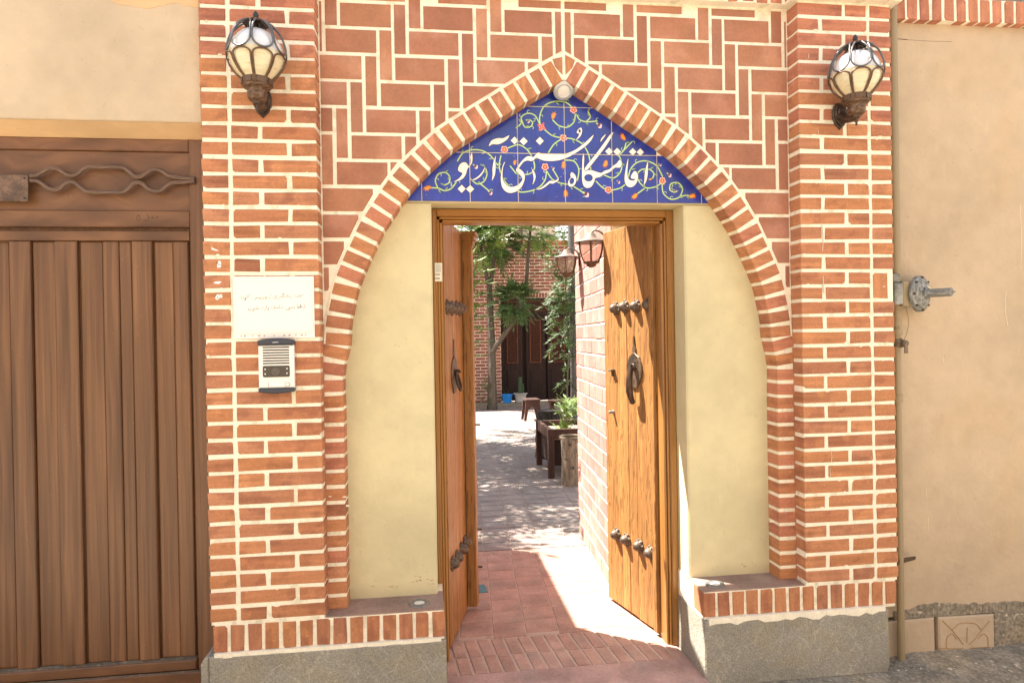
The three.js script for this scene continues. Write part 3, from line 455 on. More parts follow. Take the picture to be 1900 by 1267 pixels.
  ink([[145, 595], [115, 680], [105, 780], [116, 880], [170, 958], [250, 985], [335, 960], [402, 900], [415, 850], [380, 800], [330, 752], [318, 718], [340, 668], [390, 600], [440, 545], [490, 508], [540, 502], [590, 514], [640, 462], [668, 445], [730, 462], [830, 470], [960, 470], [1100, 462], [1250, 400], [1400, 290], [1532, 170], [1490, 262], [1400, 352], [1280, 435], [1150, 512], [1020, 560], [880, 580], [760, 574], [690, 550], [632, 530], [600, 560], [560, 580], [500, 572], [440, 592], [390, 650], [365, 695], [402, 722], [442, 770], [456, 830], [440, 910], [400, 990], [330, 1052], [240, 1080], [160, 1060], [100, 990], [78, 880], [82, 780], [100, 680], [125, 610]], B);
  dot(B, 293, 258, 58); dot(B, 437, 270, 60); dot(B, 690, 265, 60);
  ink([[1335, 55], [1355, 100], [1340, 170], [1300, 220], [1245, 260], [1290, 200], [1308, 152], [1280, 146], [1270, 122], [1295, 80]], B); hole(B, 1315, 108, 12, 22);
  ink([[575, 705], [610, 760], [625, 820], [610, 890], [575, 950], [592, 870], [586, 800], [570, 740]], B);
  ink([[620, 1020], [700, 1000], [760, 960], [830, 900], [860, 888], [900, 890], [960, 870], [990, 830], [978, 888], [940, 912], [890, 935], [850, 930], [800, 966], [740, 1006], [680, 1026]], B);
  ink([[1190, 755], [1240, 790], [1265, 860], [1250, 930], [1210, 975], [1160, 980], [1134, 950], [1136, 900], [1162, 850], [1178, 832], [1168, 795]], B); hole(B, 1192, 892, 30, 46, 0.25);
  ink([[25, 455], [36, 540], [30, 640], [36, 706], [62, 728], [140, 720], [220, 745], [300, 765], [360, 730], [430, 708], [480, 660], [540, 620], [592, 560], [622, 595], [620, 655], [590, 683], [520, 684], [460, 735], [400, 770], [340, 790], [280, 830], [212, 850], [190, 910], [150, 978], [90, 1003], [40, 985], [8, 920], [0, 800], [5, 650], [8, 540]], C); hole(C, 103, 842, 62, 52);
  ink([[490, 125], [470, 190], [380, 340], [260, 500], [150, 640], [78, 722], [42, 702], [120, 590], [240, 440], [350, 290], [430, 180]], C);
  ink([[375, 155], [355, 200], [320, 245], [290, 280], [300, 235], [340, 185]], C);
  dot(C, 425, 428, 57); dot(C, 553, 433, 57); dot(C, 797, 435, 55); dot(C, 915, 440, 55);
  ink([[1035, 590], [1034, 700], [1030, 800], [1010, 890], [970, 965], [980, 870], [985, 780], [1003, 680]], C);
  ink([[728, 535], [722, 620], [714, 720], [716, 810], [740, 868], [790, 886], [826, 876], [830, 858], [790, 858], [766, 838], [780, 790], [820, 740], [856, 750], [880, 810], [870, 890], [830, 958], [770, 990], [710, 975], [676, 920], [668, 840], [680, 740], [702, 620]], C);
  // scratches in the glaze
  g.strokeStyle = 'rgba(225,225,235,0.8)'; g.lineWidth = 2; for (let i = 0; i < 26; i++) { const x = r2() * CW, y = CH * (0.55 + 0.45 * r2()); g.beginPath(); g.moveTo(x, y); g.lineTo(x + (r2() - 0.5) * 20, y + (r2() - 0.3) * 20); g.stroke(); }
  const tx = new THREE.CanvasTexture(cv); tx.colorSpace = THREE.SRGBColorSpace; tx.anisotropy = 8;
  const glaze = new THREE.MeshPhysicalMaterial({ map: tx, roughness: 0.22, clearcoat: 0.5, clearcoatRoughness: 0.12, bumpMap: T.fineB, bumpScale: 0.0004 });
  const inner = []; for (let i = 0; i <= 240; i += 3) if (ARC[i][1] > DT - 0.02) inner.push(ARC[i]); inner.push(ARC[240]);
  const region = [...inner.map(([x, y]) => [XC + x, y]), ...inner.slice(0, -1).reverse().map(([x, y]) => [XC - x, y])];
  const bed = new THREE.Shape(); region.forEach(([x, y], i) => i ? bed.lineTo(x, y) : bed.moveTo(x, y));
  const bg = new THREE.ExtrudeGeometry(bed, { depth: 0.004, bevelEnabled: false }); bg.translate(0, 0, -0.1718);
  const tym = part(gateway, 'tile_tympanum', bg, M.mortar); tym.userData.label = 'cobalt blue painted tile panel with white calligraphy and flowering vines';
  const xs = [782.6, 872.6, 962, 1049.5, 1137, 1220, 1302].map((x) => onZ(x, 371, -0.166).x), ys = [DT - 0.004, onZ(1049.5, 285.8, -0.166).y, onZ(1049.5, 199, -0.166).y, 3];
  const cols = [0.6, ...xs, 2.3], G = 0.0019;
  for (let i = 0; i < cols.length - 1; i++) for (let j = 0; j < 3; j++) {
    let p = region.slice(); if (area(p) < 0) p.reverse();
    for (const c of [[1, 0, cols[i] + G], [-1, 0, -(cols[i + 1] - G)], [0, 1, ys[j] + G], [0, -1, -(ys[j + 1] - G)]]) if (p.length > 2) p = clip(p, ...c);
    p = p.filter((q, k) => { const b = p[(k + 1) % p.length]; return Math.hypot(q[0] - b[0], q[1] - b[1]) > 0.0006; });
    if (p.length < 3 || area(p) < 0.0004) continue;
    const geo = prism(p, -0.1645 + rr(-0.0004, 0.0004), -0.171, 0.0007), u = geo.attributes.uv, q = geo.attributes.position;
    for (let k = 0; k < u.count; k++) u.setXY(k, (q.getX(k) - X0) / (X1 - X0), (q.getY(k) - Y0) / (Y1 - Y0));
    part(tym, 'tile', geo, glaze);
  }
}

// ---------------------------------------------------------------- door frame and the two open leaves
const HB = 1.998;                                                           // underside of the frame head
{
  const f = thing('door_frame', 'varnished golden timber door frame around the open double door', 'door frame', [XC, YF, ZD]);
  const post = (x0, x1, s) => {
    const j = part(f, 'jamb', box(Math.min(x0, x1), Math.max(x0, x1), YF, DT - 0.002, ZD - 0.10, ZD, 0.004), M.frameWood);
    const a = x1, b = x1 + s * 0.011, c = x1 + s * 0.024;
    part(j, 'moulding', [box(Math.min(a, b), Math.max(a, b), YF, HB + 0.012, ZD - 0.10, ZD - 0.006, 0.004), box(Math.min(b, c), Math.max(b, c), YF, HB, ZD - 0.10, ZD - 0.016, 0.005)], M.frameWood);
  };
  post(DL + 0.001, DL + 0.023, 1); post(DR - 0.001, DR - 0.034, -1);
  const wh = M.frameWood.clone(); { const t = T.frame.clone(); t.rotation = Math.PI / 2; t.repeat.set(1 / 1.6, 1 / 0.4); t.needsUpdate = true; wh.map = t; wh.bumpMap = null; }
  const h = part(f, 'head', box(DL + 0.0235, DR - 0.0345, HB + 0.025, DT - 0.002, ZD - 0.10, ZD - 0.001, 0.004), wh);
  part(h, 'moulding', [box(DL + 0.035, DR - 0.046, HB + 0.013, HB + 0.0245, ZD - 0.10, ZD - 0.007, 0.004), box(DL + 0.048, DR - 0.059, HB, HB + 0.0125, ZD - 0.10, ZD - 0.017, 0.005)], wh);
}
const studGeo = (() => {
  const g = [lathe([[0.029, 0], [0.028, 0.004], [0.024, 0.006], [0.0235, 0.012], [0.0205, 0.021], [0.015, 0.0285], [0.008, 0.0325], [0, 0.034]], 20)];
  for (let k = 0; k < 8; k++) { const s = new THREE.SphereGeometry(0.008, 8, 5); s.scale(1, 0.7, 1); s.translate(Math.cos(k * 0.7854) * 0.027, 0.003, Math.sin(k * 0.7854) * 0.027); g.push(s); }
  return merge(g).rotateX(Math.PI / 2);
})();
function doorLeaf(right) {
  const t = thing('door_leaf', right ? 'old studded plank door leaf in sunlight with a straight bar knocker' : 'old studded plank door leaf with a ring knocker and a tall moulded closing post', 'door leaf', right ? [1.928, YF, -0.402] : [0.926, YF, -0.395], 'leaves of the studded double door');
  t.local = true; t.rotation.y = right ? Math.atan2(-0.968, 0.251) : Math.atan2(0.973, 0.232);
  const L = 0.492, k = right ? -1 : 1, H0 = 0.012, H1 = 2.0, P = (n, g, m, par = t) => { const q = new THREE.Mesh(Array.isArray(g) ? merge(g) : g, m); q.name = n; q.castShadow = q.receiveShadow = true; par.add(q); return q; };
  const cuts = [0, 0.185, 0.262, L];
  for (let i = 0; i < 3; i++) {
    const a = cuts[i] + 0.0008, b = cuts[i + 1] - 0.0008, x0 = Math.min(k * a, k * b), x1 = Math.max(k * a, k * b), e = rr(0, 0.012), top = H1 + rr(-0.004, 0.004), n = 4;
    const poly = [[x0, H0 + e], [x0 + (x1 - x0) * 0.4, H0 + e * 0.4 + rr(0, 0.006)], [x1, H0 + rr(0, 0.01)], [x1, top], [x0, top]];
    P('plank', prism(poly, rr(-0.0015, 0.0015), -0.042, 0.002, [rr(0, 2), rr(0, 2)], false, true), right ? pick(M.planks) : M.leafWood);
  }
  P('ledge_rail', [box(k > 0 ? 0.01 : -L + 0.01, k > 0 ? L - 0.01 : -0.01, 0.3, 0.42, -0.07, -0.0425, 0.004), box(k > 0 ? 0.01 : -L + 0.01, k > 0 ? L - 0.01 : -0.01, 1.5, 1.62, -0.07, -0.0425, 0.004)], M.leafWood);
  for (const [ss, y] of [[[0.051, 0.162, 0.269, 0.361], 1.588], [[0.067, 0.168, 0.291, 0.389], 0.382]]) for (const s of ss) { const m = P('stud', studGeo, M.iron); m.position.set(k * s, y + rr(-0.006, 0.006), 0.0005); m.rotation.z = rr(0, 6); m.scale.set(1.12, 1.06, 1.15); }
  // knocker plate with its finial
  const kx = k * 0.187, ky = 1.262, N = 22, pl = Array.from({ length: N }, (_, i) => { const a = i / N * 6.2832, c = Math.sin(a); return [kx + Math.cos(a) * 0.07 * (1 - 0.2 * Math.max(0, -c)), ky + c * 0.09 + 0.004 * Math.cos(8 * a)]; });
  const plateM = mat({ color: lin(0.36, 0.235, 0.145), map: T.grime, metalness: 0.35, roughness: 0.5 });
  const plate = P('knocker_plate', [prism(pl, 0.008, 0, 0.002), prism([[kx - 0.012, ky + 0.09], [kx + 0.012, ky + 0.09], [kx + 0.016, ky + 0.112], [kx + 0.006, ky + 0.13], [kx, ky + 0.175], [kx - 0.006, ky + 0.13], [kx - 0.016, ky + 0.112]], 0.0065, 0, 0.0015)], plateM);
  const pit = []; for (const [dx, dy] of [[-0.015, 0.068], [0.004, 0.062], [-0.024, 0.045], [-0.008, 0.04], [0.006, 0.036], [0.02, 0.03], [0.012, 0.012], [0.016, -0.012], [0.024, -0.018], [0.014, -0.04], [0.02, 0.055], [-0.004, 0.08]]) pit.push(new THREE.CircleGeometry(0.0075, 6).translate(kx + dx * k * 1.5, ky + dy, 0.0086));
  P('pierced_holes', pit, M.black, plate);
  if (right) {
    P('knocker', [moved(new THREE.TorusGeometry(0.014, 0.006, 8, 16), kx + 0.012, ky + 0.02, 0.02), limb([V3(kx + 0.012, ky + 0.022, 0.03), V3(kx + 0.013, ky - 0.04, 0.042), V3(kx + 0.012, ky - 0.10, 0.042), V3(kx + 0.008, ky - 0.15, 0.026)], [0.012, 0.016, 0.018, 0.012], 10), moved(new THREE.SphereGeometry(0.015, 10, 8), kx + 0.008, ky - 0.152, 0.024)], M.darkBronze);
    P('latch', [box(-0.418, -0.385, 1.252, 1.262, 0, 0.024, 0.002), box(-0.4, -0.392, 1.225, 1.256, 0.004, 0.016, 0.002)], M.iron);
    P('keyhole_knob', [moved(lathe([[0.011, 0], [0.010, 0.006], [0.006, 0.012], [0.009, 0.02], [0.006, 0.028], [0, 0.03]], 12).rotateX(Math.PI / 2), -0.407, 1.035, 0)], M.aluminium);
    P('hinge_stile', box(-0.03, 0.006, 0.02, H1 - 0.01, 0.0025, 0.02, 0.004), M.planks[0]);
  } else {
    P('knocker', [moved(new THREE.TorusGeometry(0.045, 0.0065, 10, 28).scale(0.72, 1, 1).rotateX(-0.25), kx, ky - 0.03, 0.024), limb([V3(kx, ky + 0.02, 0.006), V3(kx, ky + 0.02, 0.03), V3(kx, ky + 0.012, 0.03)], [0.007, 0.008, 0.006], 8)], M.darkBronze);
    const a = P('closing_post', box(0.455, 0.512, 0.03, 1.915, 0.003, 0.052, 0.004), M.leafWood);
    P('capital', [box(0.452, 0.515, 1.9155, 1.93, 0.003, 0.056, 0.002), box(0.447, 0.521, 1.9305, 1.955, 0.003, 0.062, 0.004), box(0.440, 0.53, 1.9555, 1.98, 0.003, 0.070, 0.004), box(0.434, 0.538, 1.9805, 1.998, 0.003, 0.078, 0.003)], M.leafWood, a);
    for (const y of [0.98, 0.42, 0.22]) P('bolt', [box(0.5125, 0.522, y - 0.014, y + 0.014, 0.02, 0.045, 0.002), moved(new THREE.CylinderGeometry(0.006, 0.006, 0.03, 10).rotateX(Math.PI / 2), 0.518, y, 0.058)], M.iron, a);
  }
  return t;
}
doorLeaf(false); doorLeaf(true);
{ // small printed card on the frame
  const c = onZ(813.5, 505, ZD + 0.001), t = thing('printed_card', 'small white printed card stuck to the door frame', 'card', [c.x, c.y, c.z]);
  const cv = document.createElement('canvas'); cv.width = 64; cv.height = 160; const g = cv.getContext('2d'); g.fillStyle = '#e9e2cf'; g.fillRect(0, 0, 64, 160); g.fillStyle = '#c9c7b8'; g.fillRect(6, 10, 50, 70); g.fillStyle = '#4a5a48'; g.fillRect(2, 96, 44, 7); g.fillRect(2, 130, 40, 8); const tx = new THREE.CanvasTexture(cv); tx.colorSpace = THREE.SRGBColorSpace;
  const geo = new THREE.BoxGeometry(0.032, 0.082, 0.0012); part(t, 'card', geo, mat({ map: tx, roughness: 0.5 }), V3(c.x, c.y, c.z + 0.001));
}

// ---------------------------------------------------------------- globe lamps on the pilasters
function globeLamp(label, px, py, turn) {
  const w = onZ(px, py, 0.001), t = thing('globe_lamp', label, 'wall lamp', [w.x, w.y, w.z], 'globe lamps on the pilasters'); t.local = true; t.rotation.y = turn; t.scale.set(0.9, 0.84, 0.9);
  const P = (n, g, m, par = t) => { const q = new THREE.Mesh(Array.isArray(g) ? merge(g) : g, m); q.name = n; q.castShadow = q.receiveShadow = true; par.add(q); return q; };
  const OFF = 0.128, prof = [[0.024, 0.056], [0.045, 0.060], [0.07, 0.084], [0.10, 0.104], [0.13, 0.114], [0.16, 0.117], [0.195, 0.114], [0.23, 0.104], [0.262, 0.087], [0.29, 0.058], [0.31, 0.012]];
  const rad = (y) => { for (let i = 0; i < prof.length - 1; i++) if (y <= prof[i + 1][0]) { const f = clamp((y - prof[i][0]) / (prof[i + 1][0] - prof[i][0])); return prof[i][1] + (prof[i + 1][1] - prof[i][1]) * f; } return 0.004; };
  const shield = (s, z0, z1) => prism([[0, -0.062], [0.018, -0.044], [0.030, -0.018], [0.031, 0.012], [0.025, 0.034], [0.012, 0.046], [-0.012, 0.046], [-0.025, 0.034], [-0.031, 0.012], [-0.030, -0.018], [-0.018, -0.044]].map(([x, y]) => [x * s, y * s]), z1, z0, 0.005);
  const plate = P('back_plate', [shield(1.25, 0, 0.010), shield(1.0, 0.010, 0.02), shield(0.72, 0.02, 0.03)], M.darkBronze);
  P('arm', [limb([V3(0, -0.012, 0.012), V3(0, -0.036, 0.05), V3(0, -0.048, 0.09), V3(0, -0.052, OFF - 0.01), V3(0, -0.03, OFF)], [0.028, 0.024, 0.02, 0.02, 0.03], 10), limb([V3(0, -0.04, 0.012), V3(0, -0.05, 0.05), V3(0, -0.034, 0.088)], [0.012, 0.008, 0.004], 8), moved(lathe([[0, -0.044], [0.006, -0.04], [0.004, -0.03], [0.009, -0.022], [0.005, -0.012], [0.012, 0]], 12), 0, -0.055, OFF)], M.darkBronze);
  P('cup', moved(lathe([[0.014, -0.05], [0.03, -0.046], [0.038, -0.036], [0.040, -0.012], [0.036, -0.004], [0.043, 0.004], [0.054, 0.01], [0.058, 0.018], [0.061, 0.046], [0.055, 0.048], [0.05, 0.045]], 28), 0, 0, OFF), M.bronze);
  const sk = []; for (let k = 0; k < 8; k++) { const a = k * Math.PI / 4 + 0.39, c = new THREE.BoxGeometry(0.026, 0.024, 0.003); c.translate(0, 0.032, 0.0605); c.rotateY(a); c.translate(0, 0, OFF); sk.push(c); }
  P('cup_leaves', sk, M.bronze);
  const gl = []; for (let y = 0.04; y <= 0.1521; y += 0.008) gl.push([rad(y) - 0.006, y]);
  const glassLow = new THREE.MeshPhysicalMaterial({ color: lin(0.80, 0.69, 0.47), roughness: 0.18, clearcoat: 0.9, clearcoatRoughness: 0.08, map: T.mortar });
  const g1 = P('glass_globe', moved(lathe(gl, 32), 0, 0, OFF), glassLow);
  const up = []; for (let i = 0; i <= 10; i++) { const a = i / 10 * Math.PI / 2; up.push([Math.cos(a) * (rad(0.152) - 0.009), 0.151 + Math.sin(a) * 0.118]); }
  P('glass_dome', moved(lathe(up, 32), 0, 0, OFF), new THREE.MeshPhysicalMaterial({ color: lin(0.74, 0.72, 0.71), roughness: 0.12, clearcoat: 1, clearcoatRoughness: 0.05 }), g1);
  const on = (y, a) => V3(Math.sin(a) * rad(y), y, OFF + Math.cos(a) * rad(y)), h = Math.PI / 8, low = [], hi = [];
  for (let k = 0; k < 8; k++) {
    const m = k * Math.PI / 4 + h, p = []; for (const y of [0.022, 0.045, 0.065, 0.085, 0.105]) p.push(on(y, m - h + 0.035)); for (let i = 0; i <= 8; i++) { const a = Math.PI - i / 8 * Math.PI; p.push(on(0.118 + 0.024 * Math.sin(a), m + Math.cos(a) * (h - 0.035))); } for (const y of [0.105, 0.085, 0.065, 0.045, 0.022]) p.push(on(y, m + h - 0.035));
    low.push(tube(p, 0.0036, 6, false, 46));
    const q = []; for (let i = 0; i <= 10; i++) { const a = Math.PI + i / 10 * Math.PI; q.push(on(0.19 + 0.042 * Math.sin(a), m + Math.cos(a) * (h - 0.03))); }
    hi.push(tube([on(0.306, m - 0.05), on(0.285, m - h * 0.6), on(0.25, m - h * 0.86), ...q, on(0.25, m + h * 0.86), on(0.285, m + h * 0.6), on(0.306, m + 0.05)], 0.0042, 6, false, 60));
  }
  P('lower_ribs', low, M.bronze); P('upper_ribs', hi, mat({ color: lin(0.46, 0.42, 0.40), metalness: 0.6, roughness: 0.3, map: T.grime }));
  const cap = P('top_cap', moved(lathe([[0.05, 0.288], [0.04, 0.301], [0.022, 0.311], [0.006, 0.315]], 20), 0, 0, OFF), M.darkBronze);
  P('finial', moved(lathe([[0.006, 0.313], [0.010, 0.319], [0.012, 0.329], [0.008, 0.341], [0.004, 0.347], [0, 0.348]], 12), 0, 0, OFF), M.black, cap);
  return t;
}
globeLamp('bronze and amber glass globe lamp on the pilaster above the intercom', 487, 188, 0.06);
globeLamp('bronze and amber glass globe lamp on the pilaster next to the gas pipe', 1558, 213, 0);

// ---------------------------------------------------------------- intercom, paper notice, sticker scraps, spot lamps
{
  const a = onZ(482, 630, 0), b = onZ(547, 727, 0), cx = (a.x + b.x) / 2, W = 0.1325, y0 = b.y, y1 = a.y, H = y1 - y0, z0 = 0.001;
  const t = thing('video_intercom', 'silver and black video intercom panel fixed to the brick pilaster', 'intercom', [cx, y0, 0.002]);
  const capM = mat({ color: lin(0.035, 0.042, 0.06), roughness: 0.35 }), faceM = mat({ color: lin(0.82, 0.79, 0.73), roughness: 0.32, metalness: 0.1 });
  const arc = (s) => { const p = []; for (let i = 0; i <= 8; i++) { const u = -1 + i / 4; p.push([cx + u * (W / 2 + 0.001), (s > 0 ? y1 - 0.004 + 0.008 * (1 - u * u) : y0 + 0.004 - 0.007 * (1 - u * u))]); } return p; };
  const top = arc(1).reverse().concat([[cx - W / 2 - 0.001, y1 - 0.022], [cx + W / 2 + 0.001, y1 - 0.022]]), bot = arc(-1).concat([[cx + W / 2 + 0.001, y0 + 0.018], [cx - W / 2 - 0.001, y0 + 0.018]]);
  part(t, 'top_cap', prism(top, 0.030, z0, 0.004), capM); part(t, 'bottom_cap', prism(bot, 0.030, z0, 0.004), capM);
  const face = part(t, 'face_panel', prism(rect(cx - W / 2, cx + W / 2, y0 + 0.0183, y1 - 0.0223), 0.024, z0, 0.004), faceM);
  for (let i = 0; i < 7; i++) { const y = y1 - 0.031 - i * 0.0102; part(face, 'speaker_slot', box(cx - 0.049, cx + 0.049, y - 0.0026, y + 0.0026, 0.0238, 0.0246, 0.0002), M.black); }
  const cam = part(face, 'camera_window', prism([[cx - 0.046, y1 - 0.145], [cx + 0.046, y1 - 0.145], [cx + 0.05, y1 - 0.141], [cx + 0.05, y1 - 0.105], [cx + 0.046, y1 - 0.101], [cx - 0.046, y1 - 0.101], [cx - 0.05, y1 - 0.105], [cx - 0.05, y1 - 0.141]], 0.0262, 0.0238, 0.001), mat({ color: lin(0.06, 0.052, 0.045), roughness: 0.12 }));
  part(cam, 'lens', moved(lathe([[0.017, 0], [0.016, 0.003], [0.010, 0.004], [0.009, 0.0015], [0, 0.001]], 24).rotateX(Math.PI / 2), cx - 0.002, y1 - 0.123, 0.0263), mat({ color: lin(0.10, 0.085, 0.07), roughness: 0.2 }));
  for (const [dx, dy] of [[-0.041, -0.114], [-0.041, -0.132], [0.04, -0.113], [0.04, -0.131]]) part(cam, 'led', moved(new THREE.CircleGeometry(0.0028, 10), cx + dx, y1 + dy, 0.0266), M.white);
  const line = mat({ color: lin(0.10, 0.10, 0.10), roughness: 0.5 });
  const bt = part(face, 'call_button', prism([[cx + 0.031, y1 - 0.182], [cx + 0.044, y1 - 0.182], [cx + 0.05, y1 - 0.178], [cx + 0.051, y1 - 0.174], [cx + 0.05, y1 - 0.170], [cx + 0.044, y1 - 0.166], [cx + 0.031, y1 - 0.166]], 0.0247, 0.0238, 0.0002), line);
  part(bt, 'button_face', prism([[cx + 0.0325, y1 - 0.1805], [cx + 0.043, y1 - 0.1805], [cx + 0.048, y1 - 0.177], [cx + 0.0495, y1 - 0.174], [cx + 0.048, y1 - 0.171], [cx + 0.043, y1 - 0.1675], [cx + 0.0325, y1 - 0.1675]], 0.0256, 0.0238, 0.0004), faceM);
  part(face, 'name_plate', box(cx - 0.029, cx + 0.03, y1 - 0.182, y1 - 0.166, 0.0238, 0.0249, 0.0004), M.white); part(face, 'name_plate_edge', box(cx - 0.0305, cx - 0.0294, y1 - 0.184, y1 - 0.165, 0.0238, 0.0252, 0.0002), line);
  const lg = [[-0.011, 0], [-0.006, 0.002], [-0.002, 0.0005], [0.002, 0.003], [0.006, 0.001], [0.011, 0.002]].map(([x, y]) => V3(cx + x, y1 - 0.013 + y, 0.0304)); part(t, 'logo', tube(lg, 0.0011, 5), M.white);
}
{
  const tl = onZ(432.6, 516, 0.004), br = onZ(580, 617, 0.004), x0 = tl.x, x1 = br.x, y1 = tl.y, y0 = br.y + 0.001, W = x1 - x0, H = y1 - y0;
  const cv = document.createElement('canvas'); cv.width = 1024; cv.height = 720; const g = cv.getContext('2d'), S = 1024 / 1470;
  g.fillStyle = '#f1eade'; g.fillRect(0, 0, 1024, 720); g.strokeStyle = '#c9c4c4'; g.lineWidth = 2.5; g.strokeRect(28, 40, 968, 650); g.strokeRect(38, 50, 948, 630);
  g.strokeStyle = '#5d5854'; g.lineWidth = 5.6; g.lineCap = g.lineJoin = 'round'; g.fillStyle = '#5d5854';
  // two lines of Persian handwriting-like type, traced from the photograph (crop 430,505 at 10.14)
  const K = (x, y) => [(x - 25) * S, (y - 100) * 0.70], L = (...p) => { g.beginPath(); p.forEach(([x, y], i) => { const q = K(x, y); i ? g.lineTo(...q) : g.moveTo(...q); }); g.stroke(); }, D = (...p) => { for (const [x, y] of p) { const q = K(x, y); g.beginPath(); g.arc(q[0], q[1], 3.2, 0, 7); g.fill(); } };
  L([1335, 415], [1300, 425], [1270, 445], [1285, 455], [1260, 450], [1245, 430], [1235, 450], [1225, 465], [1210, 450], [1180, 452], [1160, 440]); D([1275, 472], [1180, 415], [1165, 418]);
  L([1100, 440], [1090, 455], [1060, 455], [1050, 445], [1040, 455], [1028, 445], [1016, 455], [1005, 440], [985, 455], [960, 452], [935, 425], [980, 395]); L([935, 410], [965, 388]); L([960, 452], [930, 460], [915, 445], [905, 460], [885, 462], [865, 490], [845, 498]); L([830, 440], [800, 438], [790, 455], [825, 470], [800, 490], [770, 485], [768, 465]); D([1090, 480], [1080, 480], [1040, 425], [1030, 415], [1022, 425], [920, 480], [908, 482]);
  L([722, 405], [718, 450]); L([700, 455], [695, 475], [675, 495]); D([700, 430]);
  L([635, 455], [615, 460], [618, 475], [635, 470], [625, 492], [600, 500]); L([600, 455], [585, 470], [565, 465], [548, 495], [530, 505]); L([520, 462], [502, 466], [506, 480], [520, 474], [510, 498], [490, 505]); L([490, 460], [475, 472], [462, 460], [450, 472], [438, 460], [430, 490], [400, 505], [382, 488]); D([580, 495], [570, 497]);
  L([325, 410], [275, 430], [300, 455], [270, 468], [255, 465], [240, 495], [222, 502]); L([250, 470], [232, 475], [232, 490], [250, 485], [238, 508], [215, 515]); L([210, 455], [200, 478], [180, 485], [165, 480], [158, 420]); D([205, 435]);
  L([1352, 595], [1350, 660], [1320, 665], [1300, 650], [1285, 640], [1262, 660], [1285, 665], [1270, 600], [1262, 660], [1240, 645], [1228, 655], [1245, 668], [1215, 668], [1205, 600]); D([1238, 620]);
  L([1165, 640], [1160, 668], [1130, 670], [1100, 668], [1118, 640]); L([1080, 655], [1062, 660], [1066, 674], [1080, 668], [1070, 694], [1050, 700]); L([1045, 665], [1048, 690], [1015, 705], [992, 690], [995, 668]); D([1160, 690], [1018, 672]);
  L([945, 655], [925, 650], [918, 670], [900, 672], [880, 668], [872, 610]); L([862, 650], [850, 672], [838, 660], [825, 672], [812, 660], [795, 674], [740, 672], [718, 655]); L([795, 674], [770, 645], [800, 620]);
  L([672, 660], [655, 664], [658, 680], [674, 674], [664, 698], [640, 706]); L([632, 612], [630, 668]); L([610, 675], [606, 695], [590, 712]); L([570, 640], [560, 668], [538, 676]);
  L([490, 655], [482, 680], [465, 668], [455, 680], [442, 668], [430, 680], [412, 680], [398, 668], [390, 690], [372, 695]); L([395, 690], [378, 712], [360, 715]); L([350, 668], [340, 690], [315, 692], [285, 690], [300, 660]); D([488, 630], [455, 645], [445, 635], [436, 645], [340, 712], [330, 714]);
  g.strokeStyle = 'rgba(190,180,165,0.5)'; g.lineWidth = 3; for (let i = 0; i < 14; i++) { const x = rr(60, 900), y = rr(440, 650); g.beginPath(); g.moveTo(x, y); g.lineTo(x + rr(20, 120), y + rr(-12, 12)); g.stroke(); }
  const tx = new THREE.CanvasTexture(cv); tx.colorSpace = THREE.SRGBColorSpace;
  const t = thing('paper_notice', 'white printed notice in a clear punched sleeve above the intercom', 'notice', [x0 + W / 2, y0 - 0.02, 0.002]);
  const geo = new THREE.PlaneGeometry(W, H, 12, 8); { const p = geo.attributes.position; for (let i = 0; i < p.count; i++) p.setZ(i, 0.0012 * Math.sin(p.getX(i) * 30 + p.getY(i) * 17) + 0.002); geo.computeVertexNormals(); }
  part(t, 'sheet', geo, mat({ map: tx, roughness: 0.35, side: THREE.DoubleSide }), V3(x0 + W / 2, y0 + H / 2, 0.0035));
  const sl = part(t, 'sleeve', box(x0 - 0.004, x1 + 0.007, y0 - 0.02, y1 + 0.006, 0.0016, 0.0026, 0.0003), mat({ color: lin(0.86, 0.80, 0.76), roughness: 0.25 }));
  for (let i = 0; i < 11; i++) { const x = x0 + 0.02 + [0.004, 0.018, 0.046, 0.07, 0.09, 0.126, 0.164, 0.184, 0.208, 0.23, 0.245][i], r = [1, 2, 1, 2, 1.6, 1, 2, 2, 1, 2, 1][i] * 0.0021; part(sl, 'punch_hole', moved(new THREE.CircleGeometry(1, 12).scale(r, 0.0024, 1), x, y0 - 0.010, 0.0029), M.bricks[5]); }
}
{
  const sc = [[398, 462, 'upper'], [405, 490, 'second'], [403, 524, 'third'], [405, 551, 'lowest']], r3 = mulberry(33), lab = ['torn white sticker scrap shaped like a tail on the pilaster edge', 'torn black and white sticker scrap, upright, on the pilaster edge', 'thin pale sticker scrap lying flat on the pilaster edge brick', 'torn black and white sticker scrap with two lobes on the pilaster edge'];
  sc.forEach(([x, y], i) => {
    const c = onZ(x, y, 0.002), t = thing('sticker_scrap', lab[i], 'sticker', [c.x, c.y, 0.001], 'torn stickers on the pilaster edge');
    const shape = [[[-0.014, 0.008], [-0.008, 0.002], [0.010, -0.004], [0.014, -0.008], [0.002, -0.006], [-0.012, -0.002]], [[-0.006, -0.014], [0.008, -0.012], [0.009, 0.002], [0.006, 0.014], [-0.002, 0.012], [-0.006, 0]], [[-0.016, -0.003], [0.004, -0.006], [0.016, 0.002], [0.006, 0.005], [-0.010, 0.003]], [[-0.014, -0.004], [-0.006, -0.012], [0.004, -0.004], [0.014, -0.002], [0.012, 0.010], [-0.006, 0.010]]][i];
    part(t, 'paper', prism(shape.map(([a, b]) => [c.x + a, c.y + b]), 0.0014, 0.0004, 0.0002), M.white);
    if (i % 2) part(t, 'print', Array.from({ length: 5 }, () => moved(new THREE.CircleGeometry(rr(0.0012, 0.0026), 6), c.x + rr(-0.006, 0.006), c.y + rr(-0.008, 0.008), 0.0018)), M.black);
  });
}
